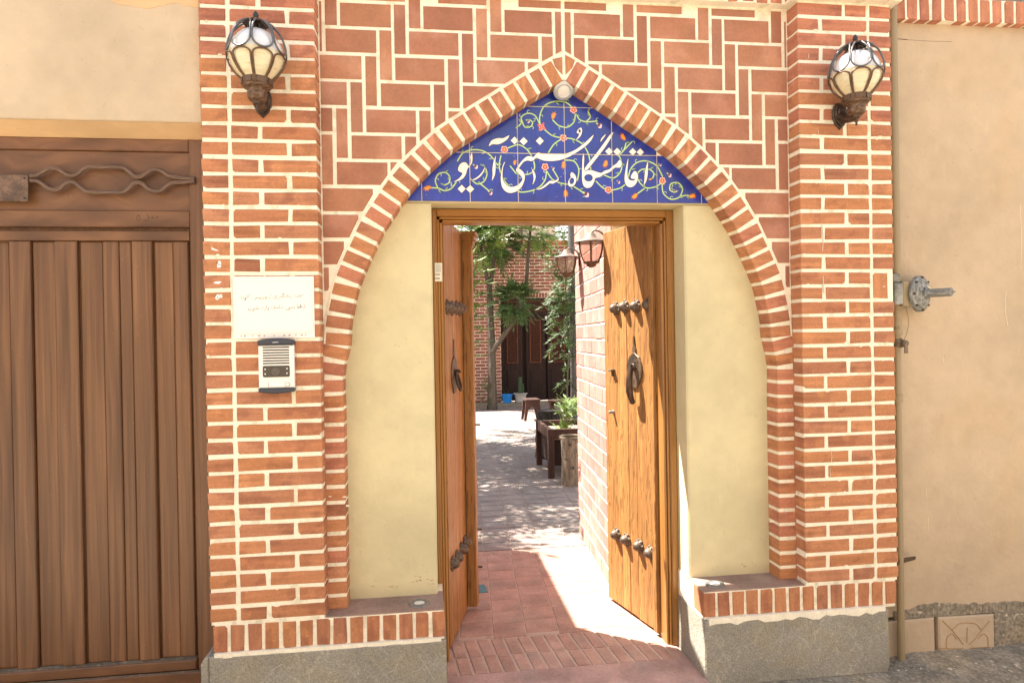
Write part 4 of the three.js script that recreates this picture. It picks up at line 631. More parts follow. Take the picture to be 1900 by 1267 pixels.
function discLamp(name, label, at, tilt, r, group) {
  const t = thing(name, label, 'spot lamp', [at.x, at.y, at.z], group); t.local = true; t.rotation.x = tilt;
  const P = (n, g, m) => { const q = new THREE.Mesh(g, m); q.name = n; q.castShadow = q.receiveShadow = true; t.add(q); };
  P('rim', lathe([[r, 0], [r, 0.003], [r * 0.93, 0.006], [r * 0.6, 0.007], [r * 0.55, 0.004], [r * 0.5, 0.004]], 36), mat({ color: lin(0.62, 0.60, 0.56), metalness: 0.4, roughness: 0.35, map: T.grime }));
  P('lens', lathe([[r * 0.5, 0.0042], [r * 0.3, 0.0055], [0, 0.006]], 30), mat({ color: lin(0.74, 0.70, 0.64), roughness: 0.15 }));
}
discLamp('ledge_spot_lamp', 'round recessed spot lamp in the ledge beside the ring knocker leaf', onY(778, 1120, YT - 0.0015), 0, 0.043, 'recessed ledge lamps');
discLamp('ledge_spot_lamp', 'round recessed spot lamp in the ledge beside the sunlit door leaf', onY(1327, 1085, YT - 0.0015), 0, 0.043, 'recessed ledge lamps');
{ // downlight at the apex, tilted out of the ring
  const at = onZ(1046, 168, -0.115), t = thing('apex_downlight', 'round grey metal downlight under the point of the arch', 'spot lamp', [at.x, at.y, at.z]); t.local = true; t.rotation.x = Math.PI - 0.75; 
  const P = (n, g, m) => { const q = new THREE.Mesh(g, m); q.name = n; q.castShadow = q.receiveShadow = true; t.add(q); };
  P('rim', lathe([[0.044, -0.006], [0.045, 0], [0.043, 0.004], [0.030, 0.007], [0.026, 0.005], [0.024, 0.002]], 36), mat({ color: lin(0.52, 0.52, 0.51), metalness: 0.5, roughness: 0.35 }));
  P('lens', lathe([[0.025, 0.003], [0.012, 0.006], [0, 0.0065]], 28), mat({ color: lin(0.72, 0.68, 0.64), roughness: 0.2 }));
  P('housing', lathe([[0.036, -0.05], [0.038, -0.005]], 24), M.black);
}

// ---------------------------------------------------------------- garage gate and the plaster wall over it
const ZG = -0.125;
{
  const xl = -3.2, wall = thing('plaster_wall', 'cream plaster wall with an orange soffit over the brown garage gate', 'wall', [-1.5, 2.32, -0.15]);
  part(wall, 'render', box(xl, -0.004, 2.33, TOP + 0.2, -0.33, -0.04, 0.006), M.cream);
  part(wall, 'soffit', (() => { const g = prism([[ZG, 2.29], [-0.041, 2.3295], [-0.33, 2.3295], [-0.33, 2.29]].map(([z, y]) => [z, y]), 0, -(-0.004 - xl), 0.001); g.rotateY(-Math.PI / 2); return g.translate(-0.004 + xl + 0.004, 0, 0); })(), M.orange);
  // an older, darker coat shows along a ragged edge at the top
  const pts = [[-0.86, 2.86], [-0.7, 2.835], [-0.52, 2.845], [-0.4, 2.82], [-0.3, 2.775], [-0.2, 2.765], [-0.1, 2.79], [-0.01, 2.775]];
  for (let i = 0; i < pts.length - 1; i++) { } 
  part(wall, 'old_paint', (() => { const list = []; for (let i = 0; i < pts.length - 1; i++) for (let k = 0; k < 4; k++) { const f = (t) => [pts[i][0] + (pts[i + 1][0] - pts[i][0]) * t, pts[i][1] + (pts[i + 1][1] - pts[i][1]) * t + rr(-0.004, 0.004)]; const a = f(k / 4), b = f((k + 1) / 4); list.push(prism([a, b, [b[0], 3.0], [a[0], 3.0]], -0.0385, -0.042, 0.0003)); } return list; })(), M.orange);

  const t = thing('garage_gate', 'brown wood-grained metal garage gate with vertical boards and a wrought bar ornament', 'gate', [-1.2, 0, ZG], undefined);
  const X = (px) => onZ(px, 645, ZG).x, Y = (py, px = 200) => onZ(px, py, ZG).y;
  const yA = 2.2895, yB = Y(279), yC = Y(390), yD = Y(421), yE = Y(428), yF = Y(446), yH = Y(1232), yI = Y(1253), xs = onZ(350, 330, ZG).x, xe = -0.006;
  part(t, 'top_rail', box(xl, xs, yB, yA, ZG - 0.06, ZG, 0.003), M.gateRail);
  part(t, 'fascia_panel', box(xl, xs, yC, yB - 0.001, ZG - 0.06, ZG - 0.012, 0.001), M.gateRail);
  part(t, 'middle_rail', box(xl, xs, yD, yC - 0.001, ZG - 0.06, ZG, 0.003), M.gateRail);
  part(t, 'stile', box(xs + 0.001, xe, 0.0, yA, ZG - 0.06, ZG + 0.004, 0.003), M.gates[0]);
  part(t, 'leaf_rail', box(xl, xs - 0.004, yF, yE, ZG - 0.05, ZG - 0.004, 0.002), M.gateRail);
  part(t, 'backing', box(xl, xs, 0.02, yE + 0.03, ZG - 0.08, ZG - 0.028, 0.001), M.gates[1]);
  const bd = [[17, 56, 0.002], [57.5, 100.5, -0.012], [101, 143, 0.001], [146, 189.5, -0.013], [190, 219.5, -0.004], [220, 244, -0.008], [245.5, 283, 0.002], [285.5, 321, -0.012], [321.5, 350, -0.006]];
  const yBo = yH + 0.0;
  for (const [a, b, d] of bd) part(t, 'board', prism(rect(X(a), Math.min(X(b), xs - 0.001), yBo, yF - 0.001), ZG + d - 0.006, ZG - 0.027, 0.004, [rr(0, 3), rr(0, 3)]), pick(M.gates));
  for (let x = X(14); x > xl + 0.1;) { for (const [w, d] of [[0.085, -0.020], [0.082, 0], [0.084, -0.02], [0.08, -0.002], [0.006, -0.03]]) { part(t, 'board', prism(rect(x - w, x - 0.002, yBo, yF - 0.001), ZG + d - 0.006, ZG - 0.054, 0.005, [rr(0, 3), rr(0, 3)]), pick(M.gates)); x -= w; } }
  part(t, 'bottom_rail', prism(rect(xl, xs - 0.002, yI, yH - 0.001), ZG + 0.012, ZG - 0.05, 0.006), M.gateRail);
  part(t, 'kick_plate', box(xl, xs + 0.02, 0.004, yI - 0.001, ZG - 0.05, ZG + 0.022, 0.005), M.gateRail);
  // dust lying on the rails
  part(t, 'rail_dust', [box(xl, xs - 0.01, yH - 0.0009, yH + 0.0008, ZG - 0.02, ZG + 0.010, 0.0003), box(xl, xs + 0.01, yI - 0.0009, yI + 0.0008, ZG + 0.0125, ZG + 0.02, 0.0003)], mat({ color: lin(0.46, 0.36, 0.27), map: T.asphalt, roughness: 1 }));
  const W = (x, y) => onZ(x / 4.75, 230 + y / 4.75, ZG + 0.012);
  const up = [[262, 460], [320, 452], [380, 420], [430, 392], [480, 390], [530, 410], [580, 445], [630, 458], [680, 440], [730, 400], [775, 380], [900, 381], [1050, 382], [1090, 388], [1140, 425], [1185, 462], [1230, 466], [1280, 440], [1330, 408], [1380, 402], [1430, 420], [1480, 455], [1520, 466], [1620, 478], [1715, 484]];
  const dn = [[262, 500], [320, 502], [370, 530], [420, 566], [480, 582], [520, 570], [570, 530], [620, 512], [660, 522], [710, 562], [760, 596], [820, 602], [960, 603], [1080, 602], [1120, 580], [1170, 530], [1215, 515], [1255, 530], [1310, 576], [1370, 594], [1420, 586], [1460, 552], [1510, 522], [1600, 514], [1715, 508]];
  for (const p of [up, dn]) part(t, 'wrought_bar', tube(p.map(([x, y]) => W(x, y)), 0.0085, 8, false, 120), M.gateIron);
  const pa = W(-200, 450), pb = W(258, 688);
  part(t, 'sign_plate', prism([[pa.x, pb.y], [pb.x - 0.004, pb.y], [pb.x, pb.y + 0.004], [pb.x, pa.y], [pa.x, pa.y]], ZG + 0.024, ZG + 0.018, 0.001), M.gateIron);
  for (const y of [pb.y + 0.012, pa.y - 0.012]) part(t, 'plate_bolt', moved(new THREE.SphereGeometry(0.003, 8, 6), pb.x - 0.012, y, ZG + 0.025), M.black);
  // the number pencilled on the rail
  const N = (x, y) => { const p = onZ(x / 4.75, 230 + y / 4.75, ZG + 0.0006); return p; }, pen = mat({ color: lin(0.05, 0.025, 0.012), roughness: 0.8 });
  part(t, 'pencilled_number', [tube([[1215, 795], [1230, 825], [1222, 848], [1205, 845], [1202, 825], [1215, 800]].map(([x, y]) => N(x, y)), 0.0006, 4), tube([[1290, 795], [1305, 825], [1300, 848], [1270, 850], [1255, 848]].map(([x, y]) => N(x, y)), 0.0006, 4), tube([[1335, 822], [1350, 824]].map(([x, y]) => N(x, y)), 0.0014, 5), tube([[1376, 822], [1390, 820]].map(([x, y]) => N(x, y)), 0.0014, 5)], pen);
  // the garage behind the gate, and its roof
  const gr = thing('garage', 'flat roofed garage block behind the brown gate', 'building', [-1.6, 0, -1.5]);
  part(gr, 'wall', [box(-0.04, 0.11, YF + 0.002, 2.94, -2.75, -0.37, 0.005), box(xl, -0.042, YF + 0.002, 2.94, -2.75, -2.6, 0.005)], M.darkRedBricks[2]);
  part(gr, 'roof', box(xl, -0.042, 2.8, 2.94, -2.598, -0.37, 0.005), M.cement);
}

// ---------------------------------------------------------------- peach wall on the other side, gas pipe, regulator, hook
const ZW = -0.10;
{
  const xr = 7.5, x0 = XR + WP - 0.02, t = thing('peach_wall', 'peach painted plaster wall with a brick coping beside the gas pipe', 'wall', [4.5, 0, ZW]);
  const yc = onZ(1750, 46, ZW).y;
  const yb = onZ(1700, 1143, ZW).y;
  part(t, 'render', box(x0, xr, yb, TOP + 0.2, -0.36, ZW, 0.004), M.peach);
  // bare cement band with a ragged upper edge
  const top = [[1660, 1134], [1690, 1130], [1717, 1122], [1740, 1119], [1770, 1120], [1800, 1121], [1830, 1119], [1860, 1117], [1900, 1116], [1980, 1112]].map(([x, y]) => onZ(x, y, ZW + 0.004)), bandGeo = [];
  for (let i = 0; i < top.length - 1; i++) for (let k = 0; k < 5; k++) { const a = top[i].clone().lerp(top[i + 1], k / 5), b = top[i].clone().lerp(top[i + 1], (k + 1) / 5), ja = rr(-0.006, 0.006); bandGeo.push(prism([[a.x, yb - 0.008], [b.x, yb - 0.008], [b.x, b.y + ja], [a.x, a.y + (bandGeo.last ?? 0)]], ZW + 0.004 + rr(0, 0.002), ZW - 0.01, 0.001, [0, 0])); bandGeo.last = ja; }
  part(t, 'bare_cement', bandGeo, M.cement);
  const B = (x, y) => { const p = onZ(x, y, ZW + 0.006); return [p.x, p.y]; };
  const xk = B(1735, 1180)[0], xm = B(1740, 1180)[0], xn = B(1845, 1175)[0], y0 = -0.01, y1 = yb - 0.009;
  part(t, 'base_block', prism([[x0 + 0.01, y0], [xk, y0], [xk - 0.002, y1], [x0 + 0.01, y1 - 0.004]], ZW + 0.012, -0.3, 0.006, [0.2, 0.2]), M.peach);
  const blk = part(t, 'carved_block', prism([[xm + 0.004, y0], [xn, y0], [xn - 0.002, y1 - 0.004], [xm + 0.002, y1]], ZW + 0.014, -0.3, 0.006, [0.6, 0.4]), M.peach); blk.userData.label = 'block with a carved rosette and crossing lines';
  const rim = part(t, 'rough_base', prism([[xn + 0.004, y0], [xr, y0], [xr, y1 + 0.02], [xn + 0.004, y1]], ZW + 0.006, -0.3, 0.004, [0.1, 0.7]), M.cement);
  const cr = (p, r = 0.0022) => tube(p.map(([x, y]) => { const q = onZ(1640 + x / 5.131, 1020 + y / 5.131, ZW + 0.0145); return q; }), r, 5, false, 30), carve = mat({ color: lin(0.56, 0.35, 0.17), map: T.plaster, roughness: 0.9 });
  part(blk, 'carving', [cr([[560, 670], [640, 750], [700, 820], [760, 900]]), cr([[1010, 680], [950, 750], [880, 840], [820, 900]]), cr([[660, 760], [720, 705], [800, 695], [880, 705], [930, 760]]), cr([[800, 740], [795, 880]]), cr([[600, 940], [605, 840], [650, 800], [700, 850]]), cr([[1000, 930], [990, 830], [950, 800], [900, 850]]), cr([[535, 940], [700, 938], [760, 935]]), cr([[830, 934], [900, 930], [1010, 925]])], carve);
  // brick coping: soldier bricks standing proud, seen from below
  const cop = part(t, 'coping', box(x0, xr, yc + 0.002, yc + 0.104, -0.3, ZW + 0.036, 0.001), M.mortar);
  soldiers(cop, x0 + 0.03, x0 + 1.7, yc, yc + 0.102, ZW + 0.04, 0.07, M.redBricks, 0.046);
  part(t, 'parapet', box(x0, xr, yc + 0.105, yc + 0.5, -0.3, ZW + 0.02, 0.004), M.cement);
  // fixings and cracks
  const crack = (p, r) => tube(p.map(([x, y]) => onZ(x, y, ZW + 0.0006)), r, 4, false, 40), pale = mat({ color: lin(0.80, 0.66, 0.50), roughness: 0.9 }), dk = mat({ color: lin(0.20, 0.13, 0.08), roughness: 0.9 });
  part(t, 'hairline_crack', [crack([[1664, 71], [1672, 73], [1690, 74], [1720, 76], [1768, 77]], 0.0007), crack([[1664, 72], [1684, 73]], 0.0015), crack([[1690, 520], [1681, 560], [1687, 600], [1676, 640]], 0.0007)], dk);
  part(t, 'scratch', [crack([[1868, 540], [1866, 570], [1871, 605]], 0.0018), crack([[1894, 380], [1896, 440], [1895, 500]], 0.0018), crack([[1751, 660], [1751, 672]], 0.0014), crack([[1720, 905], [1719, 922]], 0.0014), crack([[1723, 960], [1724, 984]], 0.0012), crack([[1668, 300], [1669, 330]], 0.0008)], pale);
  // small dark pocks in the render
  part(t, 'pock', Array.from({ length: 24 }, () => { const p = onZ(rr(1695, 1895), rr(90, 1110), ZW + 0.0008); return moved(new THREE.CircleGeometry(rr(0.0006, 0.0018), 6).scale(1, rr(0.5, 1.6), 1), p.x, p.y, p.z); }), mat({ color: lin(0.50, 0.34, 0.20), roughness: 0.95 }));
}
{
  const ZQ = -0.06, at = onZ(1660, 300, ZQ), px = at.x, t = thing('gas_pipe', 'olive painted gas pipe running down the corner with couplings and a cock', 'pipe', [px, 0, ZQ]);
  const yReg = onZ(1675, 545, ZQ).y, y2 = onZ(1675, 745, ZQ).y;
  const seg = (n, a, b, r, m = M.pipe) => part(t, n, moved(new THREE.CylinderGeometry(r, r, b - a, 18), px, (a + b) / 2, ZQ), m);
  seg('riser', yReg + 0.06, TOP + 0.2, 0.02); seg('lower_pipe', 0.0, y2, 0.0155); seg('connecting_pipe', y2 + 0.025, yReg - 0.06, 0.0165);
  seg('coupling', y2 - 0.002, y2 + 0.03, 0.022); seg('union_nut', onZ(1675, 603, ZQ).y - 0.008, onZ(1675, 596, ZQ).y + 0.008, 0.0215); seg('union_nut', onZ(1675, 618, ZQ).y - 0.008, onZ(1675, 610, ZQ).y, 0.024);
  const cy = onZ(1677, 636, ZQ).y; const body = part(t, 'gas_cock', [moved(new THREE.SphereGeometry(0.027, 14, 10).scale(0.9, 1.05, 0.9), px + 0.004, cy, ZQ), moved(new THREE.CylinderGeometry(0.014, 0.018, 0.03, 12).rotateX(Math.PI / 2), px + 0.014, cy - 0.002, ZQ + 0.026)], mat({ color: lin(0.40, 0.29, 0.17), map: T.grime, roughness: 0.6 }));
  part(body, 'lever', [box(px + 0.006, px + 0.022, cy - 0.045, cy + 0.004, ZQ + 0.038, ZQ + 0.044, 0.002)], M.iron);
  const k = part(t, 'bracket', [box(px - 0.032, px + 0.034, yReg - 0.052, yReg - 0.044, ZQ - 0.04, ZQ + 0.026, 0.002)], M.pipe);
  seg('manifold', yReg - 0.066, yReg + 0.066, 0.029);

  const r0 = onZ(1708, 545, -0.03), d = thing('gas_regulator', 'grey aluminium gas regulator disc with a side cap next to the pipe', 'gas regulator', [r0.x, r0.y - 0.05, -0.03]);
  const faceDir = V3(0.45, 0, 0.89).normalize(), q = new THREE.Quaternion().setFromUnitVectors(V3(0, 1, 0), faceDir), put = (g) => g.applyQuaternion(q).translate(r0.x, r0.y, r0.z);
  const disc = part(d, 'diaphragm_case', put(lathe([[0, -0.04], [0.03, -0.038], [0.05, -0.02], [0.074, -0.012], [0.080, -0.010], [0.080, 0.004], [0.074, 0.006], [0.066, 0.014], [0.05, 0.021], [0.028, 0.026], [0.0, 0.027]], 40)), M.aluminium);
  for (let i = 0; i < 8; i++) part(disc, 'bolt', put(moved(new THREE.CylinderGeometry(0.0048, 0.0048, 0.012, 6), Math.cos(i * 0.785 + 0.3) * 0.072, 0.009, Math.sin(i * 0.785 + 0.3) * 0.072)), M.rust);
  part(d, 'spring_cap', put(lathe([[0.023, 0.02], [0.023, 0.036], [0.0185, 0.04], [0.0185, 0.125], [0.017, 0.128], [0.008, 0.129], [0.003, 0.129], [0.003, 0.142], [0, 0.142]], 24)), M.aluminium);
  part(d, 'label', put(box(-0.016, 0.016, -0.012, 0.012, 0, 0.0012, 0.0004).rotateX(-Math.PI / 2).translate(0.012, 0.0235, -0.03)), mat({ color: lin(0.58, 0.55, 0.42), roughness: 0.6 }));
  const wr = (p) => put(tube(p.map(([x, z]) => V3(x, 0.0262, z)), 0.0012, 5)); part(disc, 'handwriting', [wr([[-0.03, -0.012], [-0.022, -0.004], [-0.03, 0.004]]), wr([[-0.026, -0.018], [-0.02, 0.0]]), wr([[-0.034, 0.006], [-0.024, 0.016], [-0.03, 0.022]]), wr([[-0.018, -0.014], [-0.012, 0.004], [-0.02, 0.012]])], M.black);
  // inlet: square body set into the notch of the brickwork, with an arm to the disc
  const i0 = onZ(1664, 545, -0.03);
  part(d, 'inlet_body', [box(px - 0.045, px - 0.004, yReg - 0.05, yReg + 0.045, -0.09, -0.004, 0.005), box(px - 0.05, px - 0.012, yReg + 0.046, yReg + 0.085, -0.085, -0.012, 0.006)], M.aluminium);
  part(d, 'flange', box(px - 0.0035, px + 0.030, yReg - 0.058, yReg + 0.052, -0.10, -0.012, 0.004), M.pipe);
  part(d, 'outlet_arm', [limb([V3(px + 0.02, yReg + 0.028, -0.03), V3(px + 0.045, yReg + 0.012, -0.03), V3(r0.x - 0.02, r0.y + 0.006, -0.045)], [0.008, 0.008, 0.012], 8), limb([V3(px + 0.02, yReg - 0.032, -0.03), V3(px + 0.045, yReg - 0.016, -0.03), V3(r0.x - 0.02, r0.y - 0.008, -0.045)], [0.008, 0.008, 0.012], 8), limb([V3(px + 0.02, yReg, -0.05), V3(r0.x - 0.01, r0.y, -0.05)], [0.018, 0.022], 10)], M.pipe);
}
{
  const a = onZ(1663, 1042, -0.05), b = onZ(1700, 1036, -0.05), t = thing('iron_pintle', 'rusty iron hinge pintle sticking out of the peach wall', 'iron hook', [a.x, a.y, ZW]);
  part(t, 'strap', prism([[a.x - 0.02, a.y - 0.012], [a.x + 0.03, a.y - 0.011], [b.x, b.y - 0.006], [b.x + 0.004, b.y + 0.006], [a.x + 0.04, a.y + 0.010], [a.x - 0.02, a.y + 0.010]], -0.05, -0.062, 0.002), M.rust);
  part(t, 'eye', [moved(new THREE.TorusGeometry(0.010, 0.005, 8, 14), a.x, a.y + 0.002, -0.046), box(a.x - 0.012, a.x + 0.012, a.y - 0.008, a.y + 0.008, ZW - 0.01, -0.052, 0.002), box(a.x + 0.008, a.x + 0.032, a.y - 0.034, a.y - 0.0125, ZW - 0.01, -0.052, 0.003)], M.rust);
}

// ---------------------------------------------------------------- threshold, passage floor, courtyard floor
function flat(poly, y, th, ch = 0.0015) {                                   // polygon in x,z laid flat, top at y
  const g = prism(poly.map(([x, z]) => [x, -z]), 0, -th, ch, [rr(0, 2), rr(0, 2)]); g.rotateX(-Math.PI / 2); return g.translate(0, y, 0);
}
{
  const bed = structure('threshold', [box(0.895, 1.98, -0.02, YF - 0.004, -0.52, -0.172, 0.002), box(0.895, 1.98, -0.02, YF - 0.004, -0.1715, 0.05, 0.008)], M.joint); bed.userData.label = 'terracotta brick threshold of the gateway';
  const stepM = mat({ color: lin(0.84, 0.50, 0.42), map: T.clay, bumpMap: T.fineB, bumpScale: 0.003, roughness: 0.8 });
  part(bed, 'step_slab', box(0.90, 1.975, 0.004, YF + 0.001, -0.176, 0.052, 0.006), stepM);
  // two rows of raked bricks
  const a = onY(876.5, 1195.6, YF), b = onY(899.4, 1254.4, YF), sl = (b.x - a.x) / (b.z - a.z);
  for (const [z0, z1] of [[-0.505, -0.342], [-0.332, -0.184]]) for (let x = 0.80; x < 2.0; x += 0.0645) {
    const s0 = sl * (z0 + 0.5), s1 = sl * (z1 + 0.5), w = 0.0525, j = () => rr(-0.0015, 0.0015);
    let p = [[x + s0 + j(), -z0], [x + s0 + w + j(), -z0], [x + s1 + w + j(), -z1], [x + s1 + j(), -z1]];
    p = clip(p.map(([u, v]) => [u, v]), 1, 0, 0.905); if (p.length > 2) p = clip(p, -1, 0, -1.968);
    if (p.length < 3 || Math.abs(area(p)) < 0.0008) continue; if (area(p) < 0) p.reverse();
    const g = prism(p, 0, -0.03, 0.002, [rr(0, 2), rr(0, 2)], true); g.rotateX(-Math.PI / 2); g.translate(0, YF + rr(-0.001, 0.001), 0);
    part(bed, 'paving_brick', g, pick(M.tile));
  }
  // passage tiles, laid along the passage
  const floor = structure('passage_floor', [sheetXZ(-0.001, 2.6, -1.83, -0.519, YF - 0.003)], M.joint);
  const dx = -0.0575, teal = mat({ color: lin(0.12, 0.30, 0.34), map: T.clay, roughness: 0.35 });
  for (let c = -6; c < 8; c++) for (let r = 0; r < 8; r++) {
    const z1 = -0.518 - r * 0.155 - (c % 2 ? 0.03 : 0), z0 = Math.max(z1 - 0.151, -1.745), z1c = Math.min(z1, -0.512); if (z1c - z0 < 0.03) continue;
    const xa = (z) => 1.136 + c * 0.162 + (z + 0.5) * dx, g = 0.0028, j = () => rr(-0.001, 0.001);
    if (xa(-1) > 2.5) continue;
    const big = [[xa(z1c) + g + j(), z1c], [xa(z1c) + 0.162 - g + j(), z1c], [xa(z0) + 0.162 - g + j(), z0], [xa(z0) + g + j(), z0]];
    part(floor, 'floor_tile', flat(big, YF + rr(-0.0008, 0.0008), 0.012), pick(M.tile));
  }
  const tz = onY(893, 1085, YF), tz2 = onY(906, 1099, YF); part(floor, 'teal_tile', flat([[tz.x - 0.16, tz.z], [tz.x - 0.16, tz2.z], [tz2.x, tz2.z], [tz2.x - 0.01, tz.z]], YF + 0.0025, 0.01), teal).userData.label = 'small teal glazed insert tile';
  // a border row of narrow bricks where the court begins
  for (let x = -0.2; x < 2.6; x += 0.066) part(floor, 'border_brick', flat([[x, -1.755], [x, -1.822], [x + 0.058, -1.822], [x + 0.058, -1.755]].reverse(), YF + rr(-0.001, 0.001), 0.012), pick(M.tile));
  structure('courtyard_floor', sheetXZ(-9, 9, -14, -1.829, YF - 0.004), M.joint);
  const many = [[], []]; const r4 = mulberry(17);
  for (let i = 0; i < 62; i++) for (let k = 0; k < 30; k++) { const x = -1.2 + k * 0.2 - 0, z = -1.84 - i * 0.2 * 0.88, g = 0.004, s = x - (z + 1.84) * 0.058; if (s > 4.6) continue; const gm = sheetXZ(s + g, s + 0.2 - g, z - 0.176 + g, z - g, YF + r4() * 0.001); many[r4() < 0.5 ? 0 : 1].push(gm); }
  many.forEach((m, i) => { const q = structure('court_paving', m, mat({ color: i === 0 ? lin(0.58, 0.44, 0.385) : lin(0.55, 0.42, 0.365), map: T.clay, roughness: 0.8 }), 'stuff'); q.userData.label = 'rows of small clay tiles paving the courtyard'; });
}

// ---------------------------------------------------------------- sunlit passage wall, lanterns, pole
const passage = thing('passage_wall', 'sunlit pinkish brick passage wall with pale joints behind the door leaf', 'wall', [wallX(-2.12), YF, -2.12]);
{
  passage.local = true; passage.rotation.y = Math.atan2(-0.998, -0.0639);
  const L = 1.27, Hh = 2.85, add = (n, g, m, par = passage) => { const q = new THREE.Mesh(g, m); q.name = n; q.castShadow = q.receiveShadow = true; par.add(q); return q; };
  const core = add('mortar_core', box(0.004, L, 0, Hh, -0.25, -0.004, 0.002), mat({ color: lin(0.92, 0.86, 0.78), map: T.mortar, bumpMap: T.mortarB, bumpScale: 0.003, roughness: 0.95 }));
  const pink = [[0.72, 0.36, 0.285], [0.67, 0.32, 0.25], [0.76, 0.40, 0.32]].map((c) => brickTint(...c, T.face));
  for (let r = 0; r < 30; r++) for (let x = (r % 2 ? -0.105 : 0); x < L; x += 0.212) { const a = Math.max(0.001, x), b = Math.min(L - 0.002, x + 0.2095); if (b - a < 0.03) continue; const m = add('brick', brickGeo(b - a, 0.083, 0.05, false), pick(pink), core); m.position.set((a + b) / 2, 0.052 + r * 0.0945, rr(-0.001, 0.001)); }
}
{ const t = thing('hinge_pier', 'plain rendered pier behind the sunlit door leaf', 'pier', [2.2, YF, -0.6]); part(t, 'render', box(1.99, 2.6, YF, 2.9, -0.86, -0.362, 0.004), M.yellow); }
function lantern(label, z, off, y) {
  const wx = wallX(z), t = thing('wall_lantern', label, 'lantern', [wx, y, z], 'hanging lanterns on the passage wall'); t.local = true; t.rotation.y = Math.atan2(-0.998, -0.0639); t.scale.set(0.97, 0.82, 0.97);
  const add = (n, g, m, par = t) => { const q = new THREE.Mesh(Array.isArray(g) ? merge(g) : g, m); q.name = n; q.castShadow = q.receiveShadow = true; par.add(q); return q; };
  const D = off, hat = mat({ color: lin(0.52, 0.42, 0.34), map: T.grime, metalness: 0.25, roughness: 0.55 }), cop = M.bronze;
  add('roof', moved(lathe([[0.006, 0.085], [0.02, 0.083], [0.026, 0.07], [0.04, 0.05], [0.065, 0.034], [0.092, 0.024], [0.094, 0.018], [0.078, 0.02], [0.05, 0.032], [0.0, 0.04]], 30), 0, 0, D), hat);
  const ribs = [], panes = [];
  for (let k = 0; k < 6; k++) {
    const a = k * Math.PI / 3 + 0.3, c = Math.cos, s = Math.sin, pt = (aa, r, yy) => V3(s(aa) * r, yy, D + c(aa) * r), pr = [[0.075, 0.02], [0.072, -0.03], [0.062, -0.075], [0.045, -0.115]];
    ribs.push(limb(pr.map(([r, yy]) => pt(a, r, yy)), [0.0045, 0.004, 0.004, 0.004], 6));
    const pos = [], uv = []; for (let i = 0; i < 3; i++) { const b = a + Math.PI / 3, p = [pt(a, pr[i][0] - 0.003, pr[i][1]), pt(b, pr[i][0] - 0.003, pr[i][1]), pt(b, pr[i + 1][0] - 0.003, pr[i + 1][1]), pt(a, pr[i + 1][0] - 0.003, pr[i + 1][1])]; for (const q of [p[3], p[2], p[1], p[3], p[1], p[0]]) { pos.push(q.x, q.y, q.z); uv.push(0, 0); } }
    panes.push(geoFrom(pos, uv));
  }
  const glass = new THREE.MeshPhysicalMaterial({ color: lin(0.95, 0.84, 0.80), transmission: 0.8, thickness: 0, roughness: 0.12 });
  add('frame', ribs, cop); for (const p of panes) add('pane', p, glass);
  add('base', moved(lathe([[0.047, -0.113], [0.046, -0.12], [0.03, -0.128], [0.026, -0.142], [0.01, -0.15], [0, -0.152]], 20), 0, 0, D), cop);
  add('arm', [limb([V3(0, 0.078, D), V3(0, 0.10, D - 0.02), V3(0, 0.095, D * 0.5), V3(0, 0.06, 0.012), V3(0, 0.03, 0.004)], [0.006, 0.006, 0.0065, 0.007, 0.007], 8)], hat);
  add('wall_plate', prism([[-0.014, -0.05], [0.014, -0.05], [0.02, 0.01], [0.014, 0.06], [-0.014, 0.06], [-0.02, 0.01]], 0.008, 0, 0.002), M.darkBronze);
}
lantern('copper lantern with clear panes on the passage wall, hanging over the door leaf top', -0.95, 0.095, 1.985);
lantern('copper lantern with clear panes on the passage wall, hanging by the grey pole', -1.9, 0.095, 2.015);
{ const t = thing('steel_pole', 'slender grey steel pole rising in the courtyard behind the planter', 'pole', [2.70, YF, -5.7]); part(t, 'shaft', moved(new THREE.CylinderGeometry(0.052, 0.056, 4.4, 18), 2.70, YF + 2.2, -5.7), mat({ color: lin(0.30, 0.29, 0.27), map: T.grime, roughness: 0.6 })); part(t, 'collar', moved(new THREE.CylinderGeometry(0.075, 0.085, 0.06, 18), 2.70, YF + 0.03, -5.7), M.iron); }

